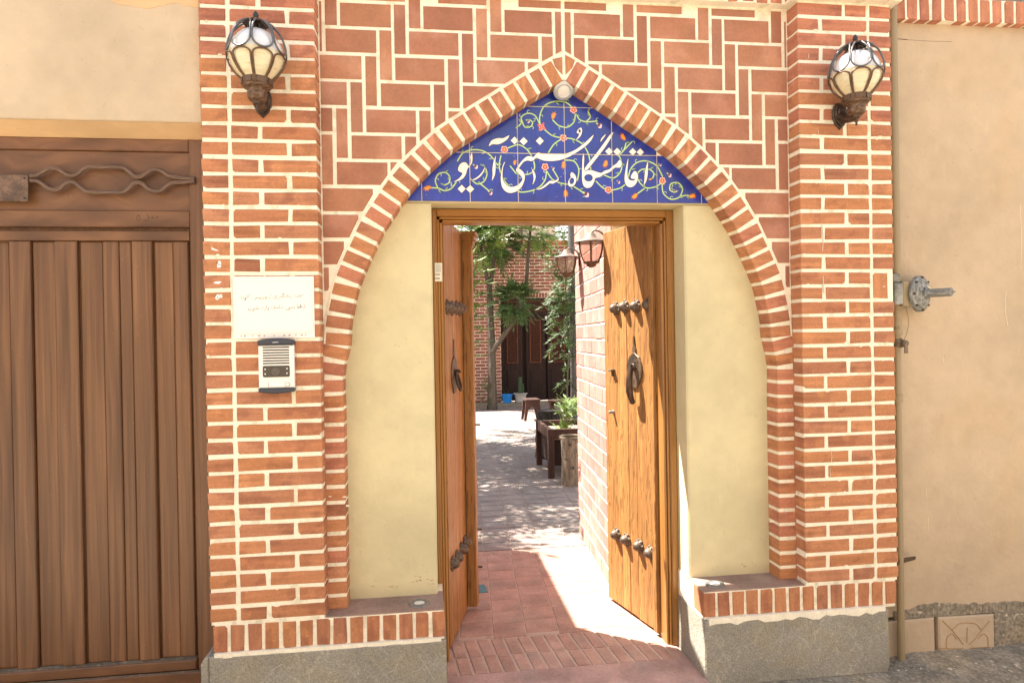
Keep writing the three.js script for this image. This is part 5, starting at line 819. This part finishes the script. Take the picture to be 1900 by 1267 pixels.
// ---------------------------------------------------------------- back of the courtyard
const ZB = -11.8;
{
  const t = thing('courtyard_wall', 'dark red brick courtyard wall with a brick coping behind the trees', 'wall', [2.8, YF, ZB]);
  const dx0 = 2.43, dx1 = 4.02, dt = 2.35, mort = mat({ color: lin(0.80, 0.68, 0.58), map: T.mortar, roughness: 0.95 });
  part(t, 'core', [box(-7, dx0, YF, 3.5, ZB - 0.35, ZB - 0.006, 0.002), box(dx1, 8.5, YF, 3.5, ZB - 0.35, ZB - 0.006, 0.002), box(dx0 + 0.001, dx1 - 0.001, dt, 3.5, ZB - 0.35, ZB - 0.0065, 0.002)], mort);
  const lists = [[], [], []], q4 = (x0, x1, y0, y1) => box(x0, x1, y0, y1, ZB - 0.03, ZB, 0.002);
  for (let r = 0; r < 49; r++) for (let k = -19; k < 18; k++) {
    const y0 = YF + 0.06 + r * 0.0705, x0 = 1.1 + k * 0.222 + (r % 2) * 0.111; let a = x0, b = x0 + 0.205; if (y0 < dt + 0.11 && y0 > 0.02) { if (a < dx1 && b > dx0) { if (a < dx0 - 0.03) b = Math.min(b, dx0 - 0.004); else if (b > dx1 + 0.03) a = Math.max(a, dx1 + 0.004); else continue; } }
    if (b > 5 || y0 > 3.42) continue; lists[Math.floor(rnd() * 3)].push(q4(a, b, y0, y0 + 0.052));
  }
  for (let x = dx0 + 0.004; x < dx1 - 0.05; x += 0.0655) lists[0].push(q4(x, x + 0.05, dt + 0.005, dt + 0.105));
  lists.forEach((l, i) => { const m = part(t, 'brickwork', l, M.darkRedBricks[i]); m.userData.kind = 'stuff'; });
  part(t, 'coping', [box(-7, 8.5, 3.501, 3.56, ZB - 0.4, ZB + 0.05, 0.006), box(-7, 8.5, 3.561, 3.60, ZB - 0.42, ZB + 0.02, 0.006)], M.redBricks[1]);
  part(t, 'door_step', box(dx0 - 0.6, dx1 + 0.2, YF - 0.02, 0.10, ZB - 0.02, ZB + 0.42, 0.008), M.cement);
  const d = thing('courtyard_door', 'dark carved triple wooden door with lattice panels in the courtyard wall', 'door', [(dx0 + dx1) / 2, 0.1, ZB - 0.1]);
  part(d, 'frame', [box(dx0 + 0.002, dx0 + 0.06, 0.1, dt, ZB - 0.2, ZB - 0.08, 0.006), box(dx1 - 0.06, dx1 - 0.002, 0.1, dt, ZB - 0.2, ZB - 0.08, 0.006), box(dx0 + 0.061, dx1 - 0.061, dt - 0.06, dt - 0.002, ZB - 0.2, ZB - 0.08, 0.006), box(dx0 + 0.061, dx1 - 0.061, 1.98, 2.05, ZB - 0.2, ZB - 0.08, 0.006)], M.darkWood);
  const lattice = (x0, x1, y0, y1, z) => { const g = [], s = 0.075; for (let y = y0 + s / 2; y < y1; y += s) for (let x = x0 + s / 2; x < x1; x += s) { const c = new THREE.TorusGeometry(s * 0.36, 0.007, 4, 8); c.translate(x, y, z); g.push(c); const e = new THREE.CircleGeometry(s * 0.16, 6); e.translate(x + s / 2, y + s / 2, z); if (x + s < x1 && y + s < y1) g.push(e); } g.push(box(x0 - 0.02, x0, y0 - 0.02, y1 + 0.02, z - 0.02, z + 0.01), box(x1, x1 + 0.02, y0 - 0.02, y1 + 0.02, z - 0.02, z + 0.01), box(x0, x1, y1, y1 + 0.02, z - 0.02, z + 0.01), box(x0, x1, y0 - 0.02, y0, z - 0.02, z + 0.01)); return g; };
  const tr = part(d, 'transom', box(dx0 + 0.061, dx1 - 0.061, 2.051, dt - 0.061, ZB - 0.19, ZB - 0.15, 0.002), M.darkWood); part(tr, 'lattice', lattice(dx0 + 0.12, dx1 - 0.12, 2.08, dt - 0.085, ZB - 0.138), M.redWood);
  const w = (dx1 - dx0 - 0.12) / 3.6;
  [[0, 1], [1.25, 2.25], [2.4, 3.55]].forEach(([a, b], i) => {
    const x0 = dx0 + 0.062 + a * w, x1 = dx0 + 0.062 + b * w + 0.02, lf = part(d, 'door_leaf', box(x0, x1, 0.102, 1.978, ZB - 0.19, ZB - 0.14, 0.004), M.darkWood);
    part(lf, 'lattice', lattice(x0 + 0.10, x1 - 0.12, 0.95, 1.86, ZB - 0.128), M.redWood); part(lf, 'lower_panel', box(x0 + 0.09, x1 - 0.09, 0.25, 0.78, ZB - 0.139, ZB - 0.125, 0.008), M.darkWood);
    if (i === 2) part(lf, 'handle', [box(x0 + 0.03, x0 + 0.055, 1.0, 1.2, ZB - 0.139, ZB - 0.125, 0.002), limb([V3(x0 + 0.042, 1.12, ZB - 0.12), V3(x0 + 0.042, 1.12, ZB - 0.08), V3(x0 + 0.10, 1.12, ZB - 0.08)], [0.008, 0.008, 0.008], 8)], mat({ color: lin(0.45, 0.33, 0.12), metalness: 0.7, roughness: 0.4 }));
  });
  part(d, 'backing', box(dx0 + 0.061, dx1 - 0.061, 0.1, 2.0, ZB - 0.24, ZB - 0.2, 0.002), M.darkWood);
  part(d, 'door_sensor', box(dx0 + 0.062 + 2.3 * w, dx0 + 0.062 + 2.3 * w + 0.045, 1.88, 1.95, ZB - 0.138, ZB - 0.11, 0.004), M.white);
  // a pale brick house showing above the coping
  const h = thing('pale_house', 'pale buff brick house rising behind the courtyard wall', 'house', [4.2, 0, -17.2]);
  const buff = mat({ color: lin(0.80, 0.70, 0.56), map: T.brick, roughness: 0.9 });
  part(h, 'wall', box(3.3, 4.5, 0, 7.5, -20, -16, 0.02), buff);
  for (let i = 0; i < 18; i++) part(h, 'brick_course', box(3.31, 4.49, 3.9 + i * 0.11, 3.985 + i * 0.11, -16.001, -15.985, 0.004), buff);
  part(h, 'downpipe', moved(new THREE.CylinderGeometry(0.05, 0.05, 7.5, 12), 3.5, 3.75, -15.93), M.iron);
}

// ---------------------------------------------------------------- pots, stools, planters
function potThing(name, label, x, z, prof, m, y = 0.10) { const t = thing(name, label, 'pot', [x, y, z]); part(t, 'pot', moved(lathe(prof, 28), x, y, z), m); part(t, 'soil', moved(new THREE.CircleGeometry(prof[prof.length - 1][0] * 0.96, 20).rotateX(-Math.PI / 2), x, y + prof[prof.length - 1][1] - 0.03, z), M.cement); return t; }
{
  const b = onZ(941, 745, ZB + 0.2), b2 = onZ(966, 745, ZB + 0.2);
  const p1 = potThing('blue_bucket', 'bright blue plastic bucket pot on the step of the courtyard door', b.x, ZB + 0.2, [[0, 0], [0.085, 0], [0.09, 0.01], [0.112, 0.16], [0.122, 0.165], [0.122, 0.185], [0.112, 0.185]], mat({ color: lin(0.02, 0.25, 0.72), roughness: 0.35 }));
  part(p1, 'seedling', [limb([V3(b.x, 0.26, ZB + 0.2), V3(b.x + 0.02, 0.36, ZB + 0.2), V3(b.x - 0.02, 0.42, ZB + 0.21)], [0.006, 0.004, 0.002], 5), limb([V3(b.x - 0.03, 0.26, ZB + 0.2), V3(b.x - 0.06, 0.34, ZB + 0.2), V3(b.x - 0.08, 0.37, ZB + 0.21)], [0.006, 0.004, 0.002], 5)], mat({ color: lin(0.06, 0.10, 0.03), roughness: 0.8 }));
  const p2 = potThing('grey_pot', 'pale grey ribbed plastic pot with a cactus on the step of the courtyard door', b2.x, ZB + 0.2, [[0, 0], [0.115, 0], [0.12, 0.035], [0.108, 0.05], [0.118, 0.12], [0.132, 0.175], [0.152, 0.178], [0.154, 0.2], [0.14, 0.2]], mat({ color: lin(0.52, 0.50, 0.45), roughness: 0.55 }));
  const c = []; const rib = (x, y, z, r, h) => { const g = new THREE.CylinderGeometry(r * 0.7, r, h, 20, 8), p = g.attributes.position; for (let i = 0; i < p.count; i++) { const a = Math.atan2(p.getZ(i), p.getX(i)), k = 1 + 0.16 * Math.cos(a * 6); p.setX(i, p.getX(i) * k); p.setZ(i, p.getZ(i) * k); } g.computeVertexNormals(); return g.translate(x, y + h / 2, z); };
  c.push(rib(b2.x, 0.28, ZB + 0.2, 0.045, 0.36), rib(b2.x + 0.05, 0.34, ZB + 0.22, 0.025, 0.16)); part(p2, 'cactus', c, mat({ color: lin(0.05, 0.09, 0.04), roughness: 0.8 }));
}
function stool(label, x, z, ry, h = 0.37, w = 0.25) {
  const t = thing('wooden_stool', label, 'stool', [x, YF, z], 'wooden stools in the courtyard'); t.local = true; t.rotation.y = ry;
  const add = (n, g, m) => { const q = new THREE.Mesh(Array.isArray(g) ? merge(g) : g, m); q.name = n; q.castShadow = q.receiveShadow = true; t.add(q); };
  const s = new THREE.Shape(); s.moveTo(-w * 0.62, 0); s.lineTo(-w * 0.48, 0); s.lineTo(-w * 0.34, h * 0.5); s.lineTo(0, h * 0.72); s.lineTo(w * 0.34, h * 0.5); s.lineTo(w * 0.48, 0); s.lineTo(w * 0.62, 0); s.lineTo(w * 0.47, h - 0.03); s.lineTo(-w * 0.47, h - 0.03);
  for (const z0 of [-0.15, 0.12]) { const g = new THREE.ExtrudeGeometry(s, { depth: 0.03, bevelEnabled: true, bevelSize: 0.003, bevelThickness: 0.003, bevelSegments: 1 }); g.translate(0, 0, z0); add('side_panel', g, M.stoolWood); }
  add('seat', new RoundedBoxGeometry(w * 1.06, 0.032, 0.34, 2, 0.008).translate(0, h - 0.013, 0), M.stoolWood);
  add('stretcher', box(-0.02, 0.02, h * 0.8, h * 0.8 + 0.04, -0.118, 0.118, 0.003), M.stoolWood);
}
{ const a = onY(986, 779, YF), b = onY(1033, 782, YF), c = onY(1046, 779, YF); stool('dark wooden stool with arched side standing alone in the court', a.x, a.z, 0.05); stool('dark wooden stool seen end-on behind the fern plant', b.x + 0.05, b.z, 1.1); stool('reddish wooden stool half hidden by the fern plant', c.x + 0.3, c.z - 0.2, 0.5); }
{
  const n = onY(1023, 887, YF), t = thing('planter_stand', 'brown square wooden planter stand on four legs beside the log planter', 'planter', [n.x + 0.25, YF, n.z - 0.3]), W = 0.55, D = 0.8, h = 0.5, x0 = n.x - 0.03, z1 = n.z + 0.03, L = 0.062;
  for (const [a, b] of [[0, 0], [W - L, 0], [0, -(D - L)], [W - L, -(D - L)]]) part(t, 'leg', box(x0 + a, x0 + a + L, YF, YF + h, z1 + b - L, z1 + b, 0.004), M.stoolWood);
  part(t, 'apron', [box(x0 + L, x0 + W - L, YF + h - 0.1, YF + h, z1 - 0.05, z1 - 0.01, 0.003), box(x0 + L, x0 + W - L, YF + h - 0.1, YF + h, z1 - D + 0.01, z1 - D + 0.05, 0.003), box(x0 + 0.01, x0 + 0.05, YF + h - 0.1, YF + h, z1 - D + L, z1 - L, 0.003), box(x0 + W - 0.05, x0 + W - 0.01, YF + h - 0.1, YF + h, z1 - D + L, z1 - L, 0.003)], M.stoolWood);
  part(t, 'trough', [box(x0 + 0.05, x0 + W - 0.05, YF + 0.12, YF + h - 0.12, z1 - D + 0.05, z1 - 0.055, 0.004)], M.darkWood);
  part(t, 'soil', box(x0 + 0.05, x0 + W - 0.05, YF + h - 0.119, YF + h - 0.06, z1 - D + 0.055, z1 - 0.056, 0.01), M.cement);
  const lg = onY(1068, 903, YF), g = thing('log_planter', 'hollow debarked log used as a planter against the passage corner', 'planter', [lg.x, YF, lg.z - 0.13]);
  const N = 36, pos = [], uv = [], ring = (k, K) => Array.from({ length: N + 1 }, (_, j) => { const a = j / N * 6.2832, y = k / K * 0.46, r = 0.128 + 0.012 * Math.sin(3 * a + 1) + 0.010 * (fbm(j / N, k / K, 6, 3, 3, 301) - 0.5) * 2 - 0.012 * Math.sin(k / K * 3.1) + (Math.abs(a - 1.45) < 0.05 ? -0.02 : 0); return [Math.cos(a) * r, y, Math.sin(a) * r, j / N * 0.8, y]; }), K = 14;
  for (let k = 0; k < K; k++) { const A = ring(k, K), B = ring(k + 1, K); for (let j = 0; j < N; j++) for (const q of [A[j], B[j], B[j + 1], A[j], B[j + 1], A[j + 1]]) { pos.push(lg.x + q[0], YF + q[1], lg.z - 0.13 + q[2]); uv.push(q[3], q[4]); } }
  part(g, 'log', geoFrom(pos, uv), mat({ color: lin(0.95, 0.78, 0.62), map: T.bark, bumpMap: T.barkB, bumpScale: 0.012, roughness: 0.9 }));
  part(g, 'rim', moved(new THREE.TorusGeometry(0.118, 0.014, 8, 32).rotateX(Math.PI / 2), lg.x, YF + 0.458, lg.z - 0.13), mat({ color: lin(0.60, 0.47, 0.34), map: T.bark, roughness: 0.9 }));
  part(g, 'branch_stub', [[0.4, 1.9], [0.33, 1.2], [0.26, 2.2], [0.18, 1.7]].map(([y, a]) => limb([V3(lg.x + Math.cos(a) * 0.115, YF + y, lg.z - 0.13 + Math.sin(a) * 0.115), V3(lg.x + Math.cos(a) * 0.15, YF + y + 0.01, lg.z - 0.13 + Math.sin(a) * 0.15)], [0.016, 0.008], 7)), mat({ color: lin(0.62, 0.5, 0.38), map: T.bark, roughness: 0.9 }));
  part(g, 'soil', moved(new THREE.CircleGeometry(0.112, 24).rotateX(-Math.PI / 2), lg.x, YF + 0.42, lg.z - 0.13), M.cement);
  const s = onY(1008, 852, YF), st = thing('tree_stump', 'dark weathered stump standing behind the planter stand', 'stump', [s.x + 0.1, YF, s.z - 0.15]);
  const sg = new THREE.CylinderGeometry(0.15, 0.19, 0.56, 22, 9), sp = sg.attributes.position; for (let i = 0; i < sp.count; i++) { const k = 0.85 + 0.3 * fbm(i / 23 % 1, sp.getY(i) + 0.3, 5, 4, 3, 311); sp.setX(i, sp.getX(i) * k); sp.setZ(i, sp.getZ(i) * k); } sg.computeVertexNormals();
  part(st, 'stump', moved(sg, s.x + 0.12, YF + 0.28, s.z - 0.15), mat({ color: lin(0.10, 0.08, 0.065), map: T.bark, bumpMap: T.barkB, bumpScale: 0.02, roughness: 0.95 }));
}

// ---------------------------------------------------------------- trees and plants
const barkM = mat({ color: lin(0.34, 0.29, 0.23), map: T.bark, bumpMap: T.barkB, bumpScale: 0.01, roughness: 0.95 });
const leafMat = (r, g, b) => new THREE.MeshPhysicalMaterial({ color: lin(r, g, b), vertexColors: true, roughness: 0.62, transmission: 0.35, thickness: 0, side: THREE.DoubleSide });
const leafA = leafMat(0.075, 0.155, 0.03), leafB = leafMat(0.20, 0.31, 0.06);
class Foliage {
  constructor(seed) { this.p = []; this.c = []; this.u = []; this.r = mulberry(seed); }
  // one feathery leaf: a stalk from a along dir that droops, leaflets in pairs
  frond(a, dir, len, pairs, size, droop = 0.5) {
    const r = this.r, d = dir.clone().normalize(), side = V3(0, 1, 0).cross(d); if (side.lengthSq() < 0.02) side.set(1, 0, 0); side.normalize();
    const tone = 0.7 + 0.6 * r(); let at = a.clone(); const step = len / pairs;
    for (let i = 1; i <= pairs; i++) {
      d.y -= droop * step * 1.6; d.normalize(); const prev = at.clone(); at.addScaledVector(d, step);
      const up = side.clone().cross(d).normalize(), k = Math.sin(Math.PI * (0.15 + 0.8 * i / pairs));
      this.quad(prev, at, side.clone().multiplyScalar(0.004), tone * 0.8);
      for (const s of [-1, 1]) { const dd = side.clone().multiplyScalar(s).addScaledVector(d, 0.55 + 0.3 * r()).addScaledVector(up, (r() - 0.6) * 0.5).normalize(); this.leaflet(at, dd, up.clone().applyAxisAngle(dd, (r() - 0.5) * 0.9), size * k * (0.8 + 0.4 * r()), tone * (0.85 + 0.3 * r())); }
    }
    this.leaflet(at, d, side.clone().cross(d), size, tone);
  }
  leaflet(a, dir, up, L, tone) {
    const w = dir.clone().cross(up).normalize().multiplyScalar(L * 0.17), m = a.clone().addScaledVector(dir, L * 0.42).addScaledVector(up, L * 0.05), e = a.clone().addScaledVector(dir, L).addScaledVector(up, -L * 0.12);
    this.tri(a, m.clone().add(w), e, tone); this.tri(a, e, m.clone().sub(w), tone);
  }
  quad(a, b, s, tone) { this.tri(a.clone().sub(s), b.clone().sub(s), b.clone().add(s), tone); this.tri(a.clone().sub(s), b.clone().add(s), a.clone().add(s), tone); }
  tri(a, b, c, t) { const y = 0.92 + 0.16 * this.r(); for (const q of [a, b, c]) { this.p.push(q.x, q.y, q.z); this.u.push(0, 0); this.c.push(t * y, t, t * (1.7 - y) * 0.9); } }
  ball(c, rx, ry, rz, n, len, pairs, size, droop) { const r = this.r; for (let i = 0; i < n; i++) { const d = V3(r() - 0.5, r() - 0.38, r() - 0.5).normalize(), k = Math.cbrt(r()) * 0.75, o = V3(c.x + d.x * rx * k, c.y + d.y * ry * k, c.z + d.z * rz * k); this.frond(o, d.clone().add(V3((r() - 0.5) * 0.6, 0.15, (r() - 0.5) * 0.6)), len * (0.7 + 0.6 * r()), pairs, size, droop); } }
  mesh() { const g = geoFrom(this.p, this.u); g.setAttribute('color', new THREE.Float32BufferAttribute(this.c.map((x) => Math.min(1, x)), 3)); return g; }
}
{ // tree by the back wall with a forked trunk
  const b = onY(914, 752, YF), z = b.z + 0.9, g = (x, y, dz = 0) => onZ(x, y, z + dz), base = g(914, 757); base.y = YF;
  const t = thing('forked_tree', 'slim tree with a forked trunk and feathery leaves against the courtyard wall', 'tree', [base.x, YF, z]);
  part(t, 'trunk', [limb([base, g(913, 700), g(912, 640), g(909, 580), g(908, 530)], [0.10, 0.085, 0.08, 0.07, 0.055]), limb([g(908, 534), g(900, 500), g(894, 468), g(890, 440)], [0.05, 0.04, 0.032, 0.02]), limb([g(908, 534), g(914, 500), g(918, 470), g(924, 440)], [0.05, 0.04, 0.03, 0.02]), limb([g(912, 655), g(925, 635, 0.2), g(942, 612, 0.4), g(956, 590, 0.5), g(966, 560, 0.5), g(975, 530, 0.5), g(979, 490, 0.5), g(981, 455, 0.5), g(988, 400, 0.5)], [0.06, 0.052, 0.046, 0.042, 0.038, 0.036, 0.034, 0.03, 0.02])], barkM);
  const f = new Foliage(3); f.ball(g(912, 448), 0.62, 0.4, 0.6, 130, 0.42, 8, 0.15, 0.9); f.ball(g(890, 420), 0.8, 0.5, 0.7, 90, 0.5, 8, 0.15, 0.8); f.ball(g(955, 560, 0.5), 0.34, 0.28, 0.34, 110, 0.34, 8, 0.13, 1.3); f.ball(g(1005, 425, 0.5), 0.6, 0.3, 0.4, 34, 0.5, 8, 0.14, 0.8); f.ball(g(950, 418, 0.5), 0.5, 0.3, 0.4, 30, 0.5, 8, 0.14, 0.8);
  part(t, 'crown', f.mesh(), leafA);
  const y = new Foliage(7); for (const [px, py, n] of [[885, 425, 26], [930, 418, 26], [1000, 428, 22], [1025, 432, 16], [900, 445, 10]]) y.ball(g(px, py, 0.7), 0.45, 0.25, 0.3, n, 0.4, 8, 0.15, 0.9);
  part(t, 'sun_tinted_leaves', y.mesh(), leafB);  // sunlight on the crown top, put into a paler leaf colour
}
{ // bright fronds reaching in beside the closing post
  const z = -6.2, t = thing('leafy_sapling', 'bright green feathery sapling just past the door post', 'plant', [onZ(852, 700, z).x, YF, z]), bx = onZ(846, 700, z).x;
  part(t, 'stem', limb([V3(bx, YF, z), V3(bx + 0.03, 1.0, z), V3(bx - 0.02, 1.9, z), V3(bx + 0.03, 2.5, z)], [0.03, 0.025, 0.02, 0.01]), barkM);
  const f = new Foliage(21), S = (y, dx, dy, l) => f.frond(V3(bx, y, z), V3(dx, dy, 0.2), l, 9, 0.17, 0.55);
  for (const [y, l] of [[2.15, 0.42], [2.02, 0.48], [1.86, 0.40], [1.72, 0.46], [1.55, 0.40], [1.38, 0.36], [1.2, 0.3], [2.32, 0.4]]) { S(y, 1, 0.35, l); S(y + 0.05, 0.8, 0.5, l * 0.8); S(y, -1, 0.4, l); S(y, 0.4, 0.6, l * 0.8); }
  part(t, 'leaves', f.mesh(), leafB);
}
{ // climber round the steel pole
  const z = -5.6, t = thing('climbing_vine', 'dark glossy vine hanging round the steel pole', 'vine', [2.66, YF, z]);
  const P = (x, y, dz = 0) => onZ(x, y, z + dz), f = new Foliage(31);
  part(t, 'stem', [limb([V3(2.62, YF + 0.3, z + 0.05), P(1054, 760), P(1053, 700), P(1056, 650), P(1052, 600), P(1050, 540), P(1048, 480)], [0.012, 0.012, 0.011, 0.01, 0.009, 0.008, 0.006], 6)], mat({ color: lin(0.42, 0.36, 0.28), map: T.bark, roughness: 0.9 }));
  for (const [x, y, n, s] of [[1046, 530, 28, 0.2], [1042, 560, 28, 0.22], [1046, 590, 26, 0.2], [1042, 620, 20, 0.17], [1038, 640, 10, 0.12], [1052, 660, 9, 0.1], [1050, 700, 5, 0.06], [1046, 500, 14, 0.18]]) f.ball(P(x + 3, y), s * 0.75, 0.2, s * 0.75, n, 0.18, 5, 0.085, 2.2);
  for (const [x, y] of [[1044, 478], [1042, 492], [1044, 505]]) { f.frond(P(x + 8, y), V3(-1, 0.25, 0.1), 0.32, 10, 0.085, 0.8); }
  part(t, 'leaves', f.mesh(), leafA);
}
{ // fern-like plants in the planter stand and the log
  const c = onZ(1052, 800, -4.4), t = thing('fern_plant', 'yellow green feathery plant growing from the planter stand', 'plant', [c.x, 0.45, -4.4]), f = new Foliage(41);
  part(t, 'stem', [limb([V3(c.x, 0.45, -4.4), V3(c.x + 0.01, 0.75, -4.4), onZ(1055, 750, -4.4)], [0.008, 0.007, 0.004], 6)], mat({ color: lin(0.20, 0.22, 0.08), roughness: 0.8 }));
  for (const [x, y, n] of [[1050, 762, 16], [1050, 775, 16], [1058, 755, 12], [1046, 808, 22], [1058, 812, 14], [1064, 745, 8]]) f.ball(onZ(x, y, -4.4), 0.07, 0.06, 0.08, n, 0.13, 6, 0.05, 1.0);
  part(t, 'leaves', f.mesh(), leafB);
}
{ // dark shrub at the foot of the forked tree
  const c = onZ(904, 738, -10.9), t = thing('low_shrub', 'low dark shrub at the foot of the forked tree', 'shrub', [c.x, YF, -10.9]), f = new Foliage(51);
  f.ball(V3(c.x, 0.35, -10.9), 0.14, 0.3, 0.14, 40, 0.16, 5, 0.06, 0.8); part(t, 'leaves', f.mesh(), leafA);
  part(t, 'stem', limb([V3(c.x, YF, -10.9), V3(c.x + 0.02, 0.3, -10.9), V3(c.x, 0.5, -10.9)], [0.015, 0.012, 0.006], 5), barkM);
}
function yardTree(label, x, z, h, spread, seed, balls) {
  const t = thing('yard_tree', label, 'tree', [x, YF, z], 'trees shading the courtyard'), r = mulberry(seed), f = new Foliage(seed + 5), limbs = [];
  limbs.push(limb([V3(x, YF, z), V3(x + 0.08, h * 0.25, z + 0.05), V3(x + 0.2, h * 0.5, z + 0.1)], [0.13, 0.11, 0.09]));
  for (const [dx, dy, dz, s, n] of balls) {
    const e = V3(x + dx, h * dy, z + dz), m = V3(x + 0.2 + (dx - 0.2) * 0.45, h * (0.5 + (dy - 0.5) * 0.6), z + 0.1 + (dz - 0.1) * 0.4);
    limbs.push(limb([V3(x + 0.2, h * 0.5, z + 0.1), m, e], [0.075, 0.05, 0.02]));
    for (let k = 0; k < 3; k++) limbs.push(limb([m.clone(), m.clone().lerp(e, 0.6).add(V3((r() - 0.5) * s, r() * 0.3, (r() - 0.5) * s)), e.clone().add(V3((r() - 0.5) * 1.6 * s, (r() - 0.2) * 0.6, (r() - 0.5) * 1.6 * s))], [0.034, 0.022, 0.008]));
    f.ball(e, s, s * 0.5, s, n, 0.5, 8, 0.16, 0.7);
  }
  part(t, 'trunk', limbs, barkM); part(t, 'crown', f.mesh(), leafA);
}
yardTree('spreading courtyard tree whose shade falls across the paving', -1.5, -6.2, 4.6, 1.5, 61, [[1.2, 0.85, -0.6, 0.8, 230], [0.8, 0.9, 0.9, 0.85, 190], [1.5, 0.8, 2.0, 0.6, 60], [0.2, 1.0, -1.6, 0.8, 110], [2.0, 0.9, -2.2, 0.6, 60], [0.6, 0.82, 2.7, 0.5, 34]]);
yardTree('second courtyard tree with a loose crown near the garage', -1.2, -5.2, 4.0, 1.2, 81, [[0.9, 0.85, 0.3, 0.6, 34], [1.3, 0.8, -0.5, 0.6, 34], [0.4, 0.95, 0.9, 0.5, 24]]);

yardTree('added unseen leafy tree past the steel pole, keeping sky light off the back wall', 6.0, -8.6, 5.6, 1.6, 97, [[-0.9, 0.8, 0.2, 0.9, 90], [-0.6, 0.95, -1.0, 0.9, 80], [0.5, 0.9, 0.8, 0.9, 60], [-0.5, 0.7, 1.4, 0.8, 60], [0.2, 0.75, -1.5, 0.8, 50]]);  // added out of view to block sky light from the courtyard wall

// ---------------------------------------------------------------- the sunlit house across the street, whose light falls back on the entrance
{ const t = thing('opposite_house', 'plain sunlit plaster house front on the far side of the street', 'house', [1.5, 0, 6.4]); part(t, 'wall', box(-9, 12, 0, 3.6, 6.2, 6.7, 0.01), M.peach); part(t, 'coping', box(-9, 12, 3.601, 3.7, 6.14, 6.75, 0.01), M.cement); part(t, 'door', box(0.5, 1.5, 0.005, 2.1, 6.17, 6.199, 0.004), M.gates[1]); }

scene.traverse((o) => { if (o.isMesh) o.castShadow = o.receiveShadow = true; });
renderer.render(scene, camera);
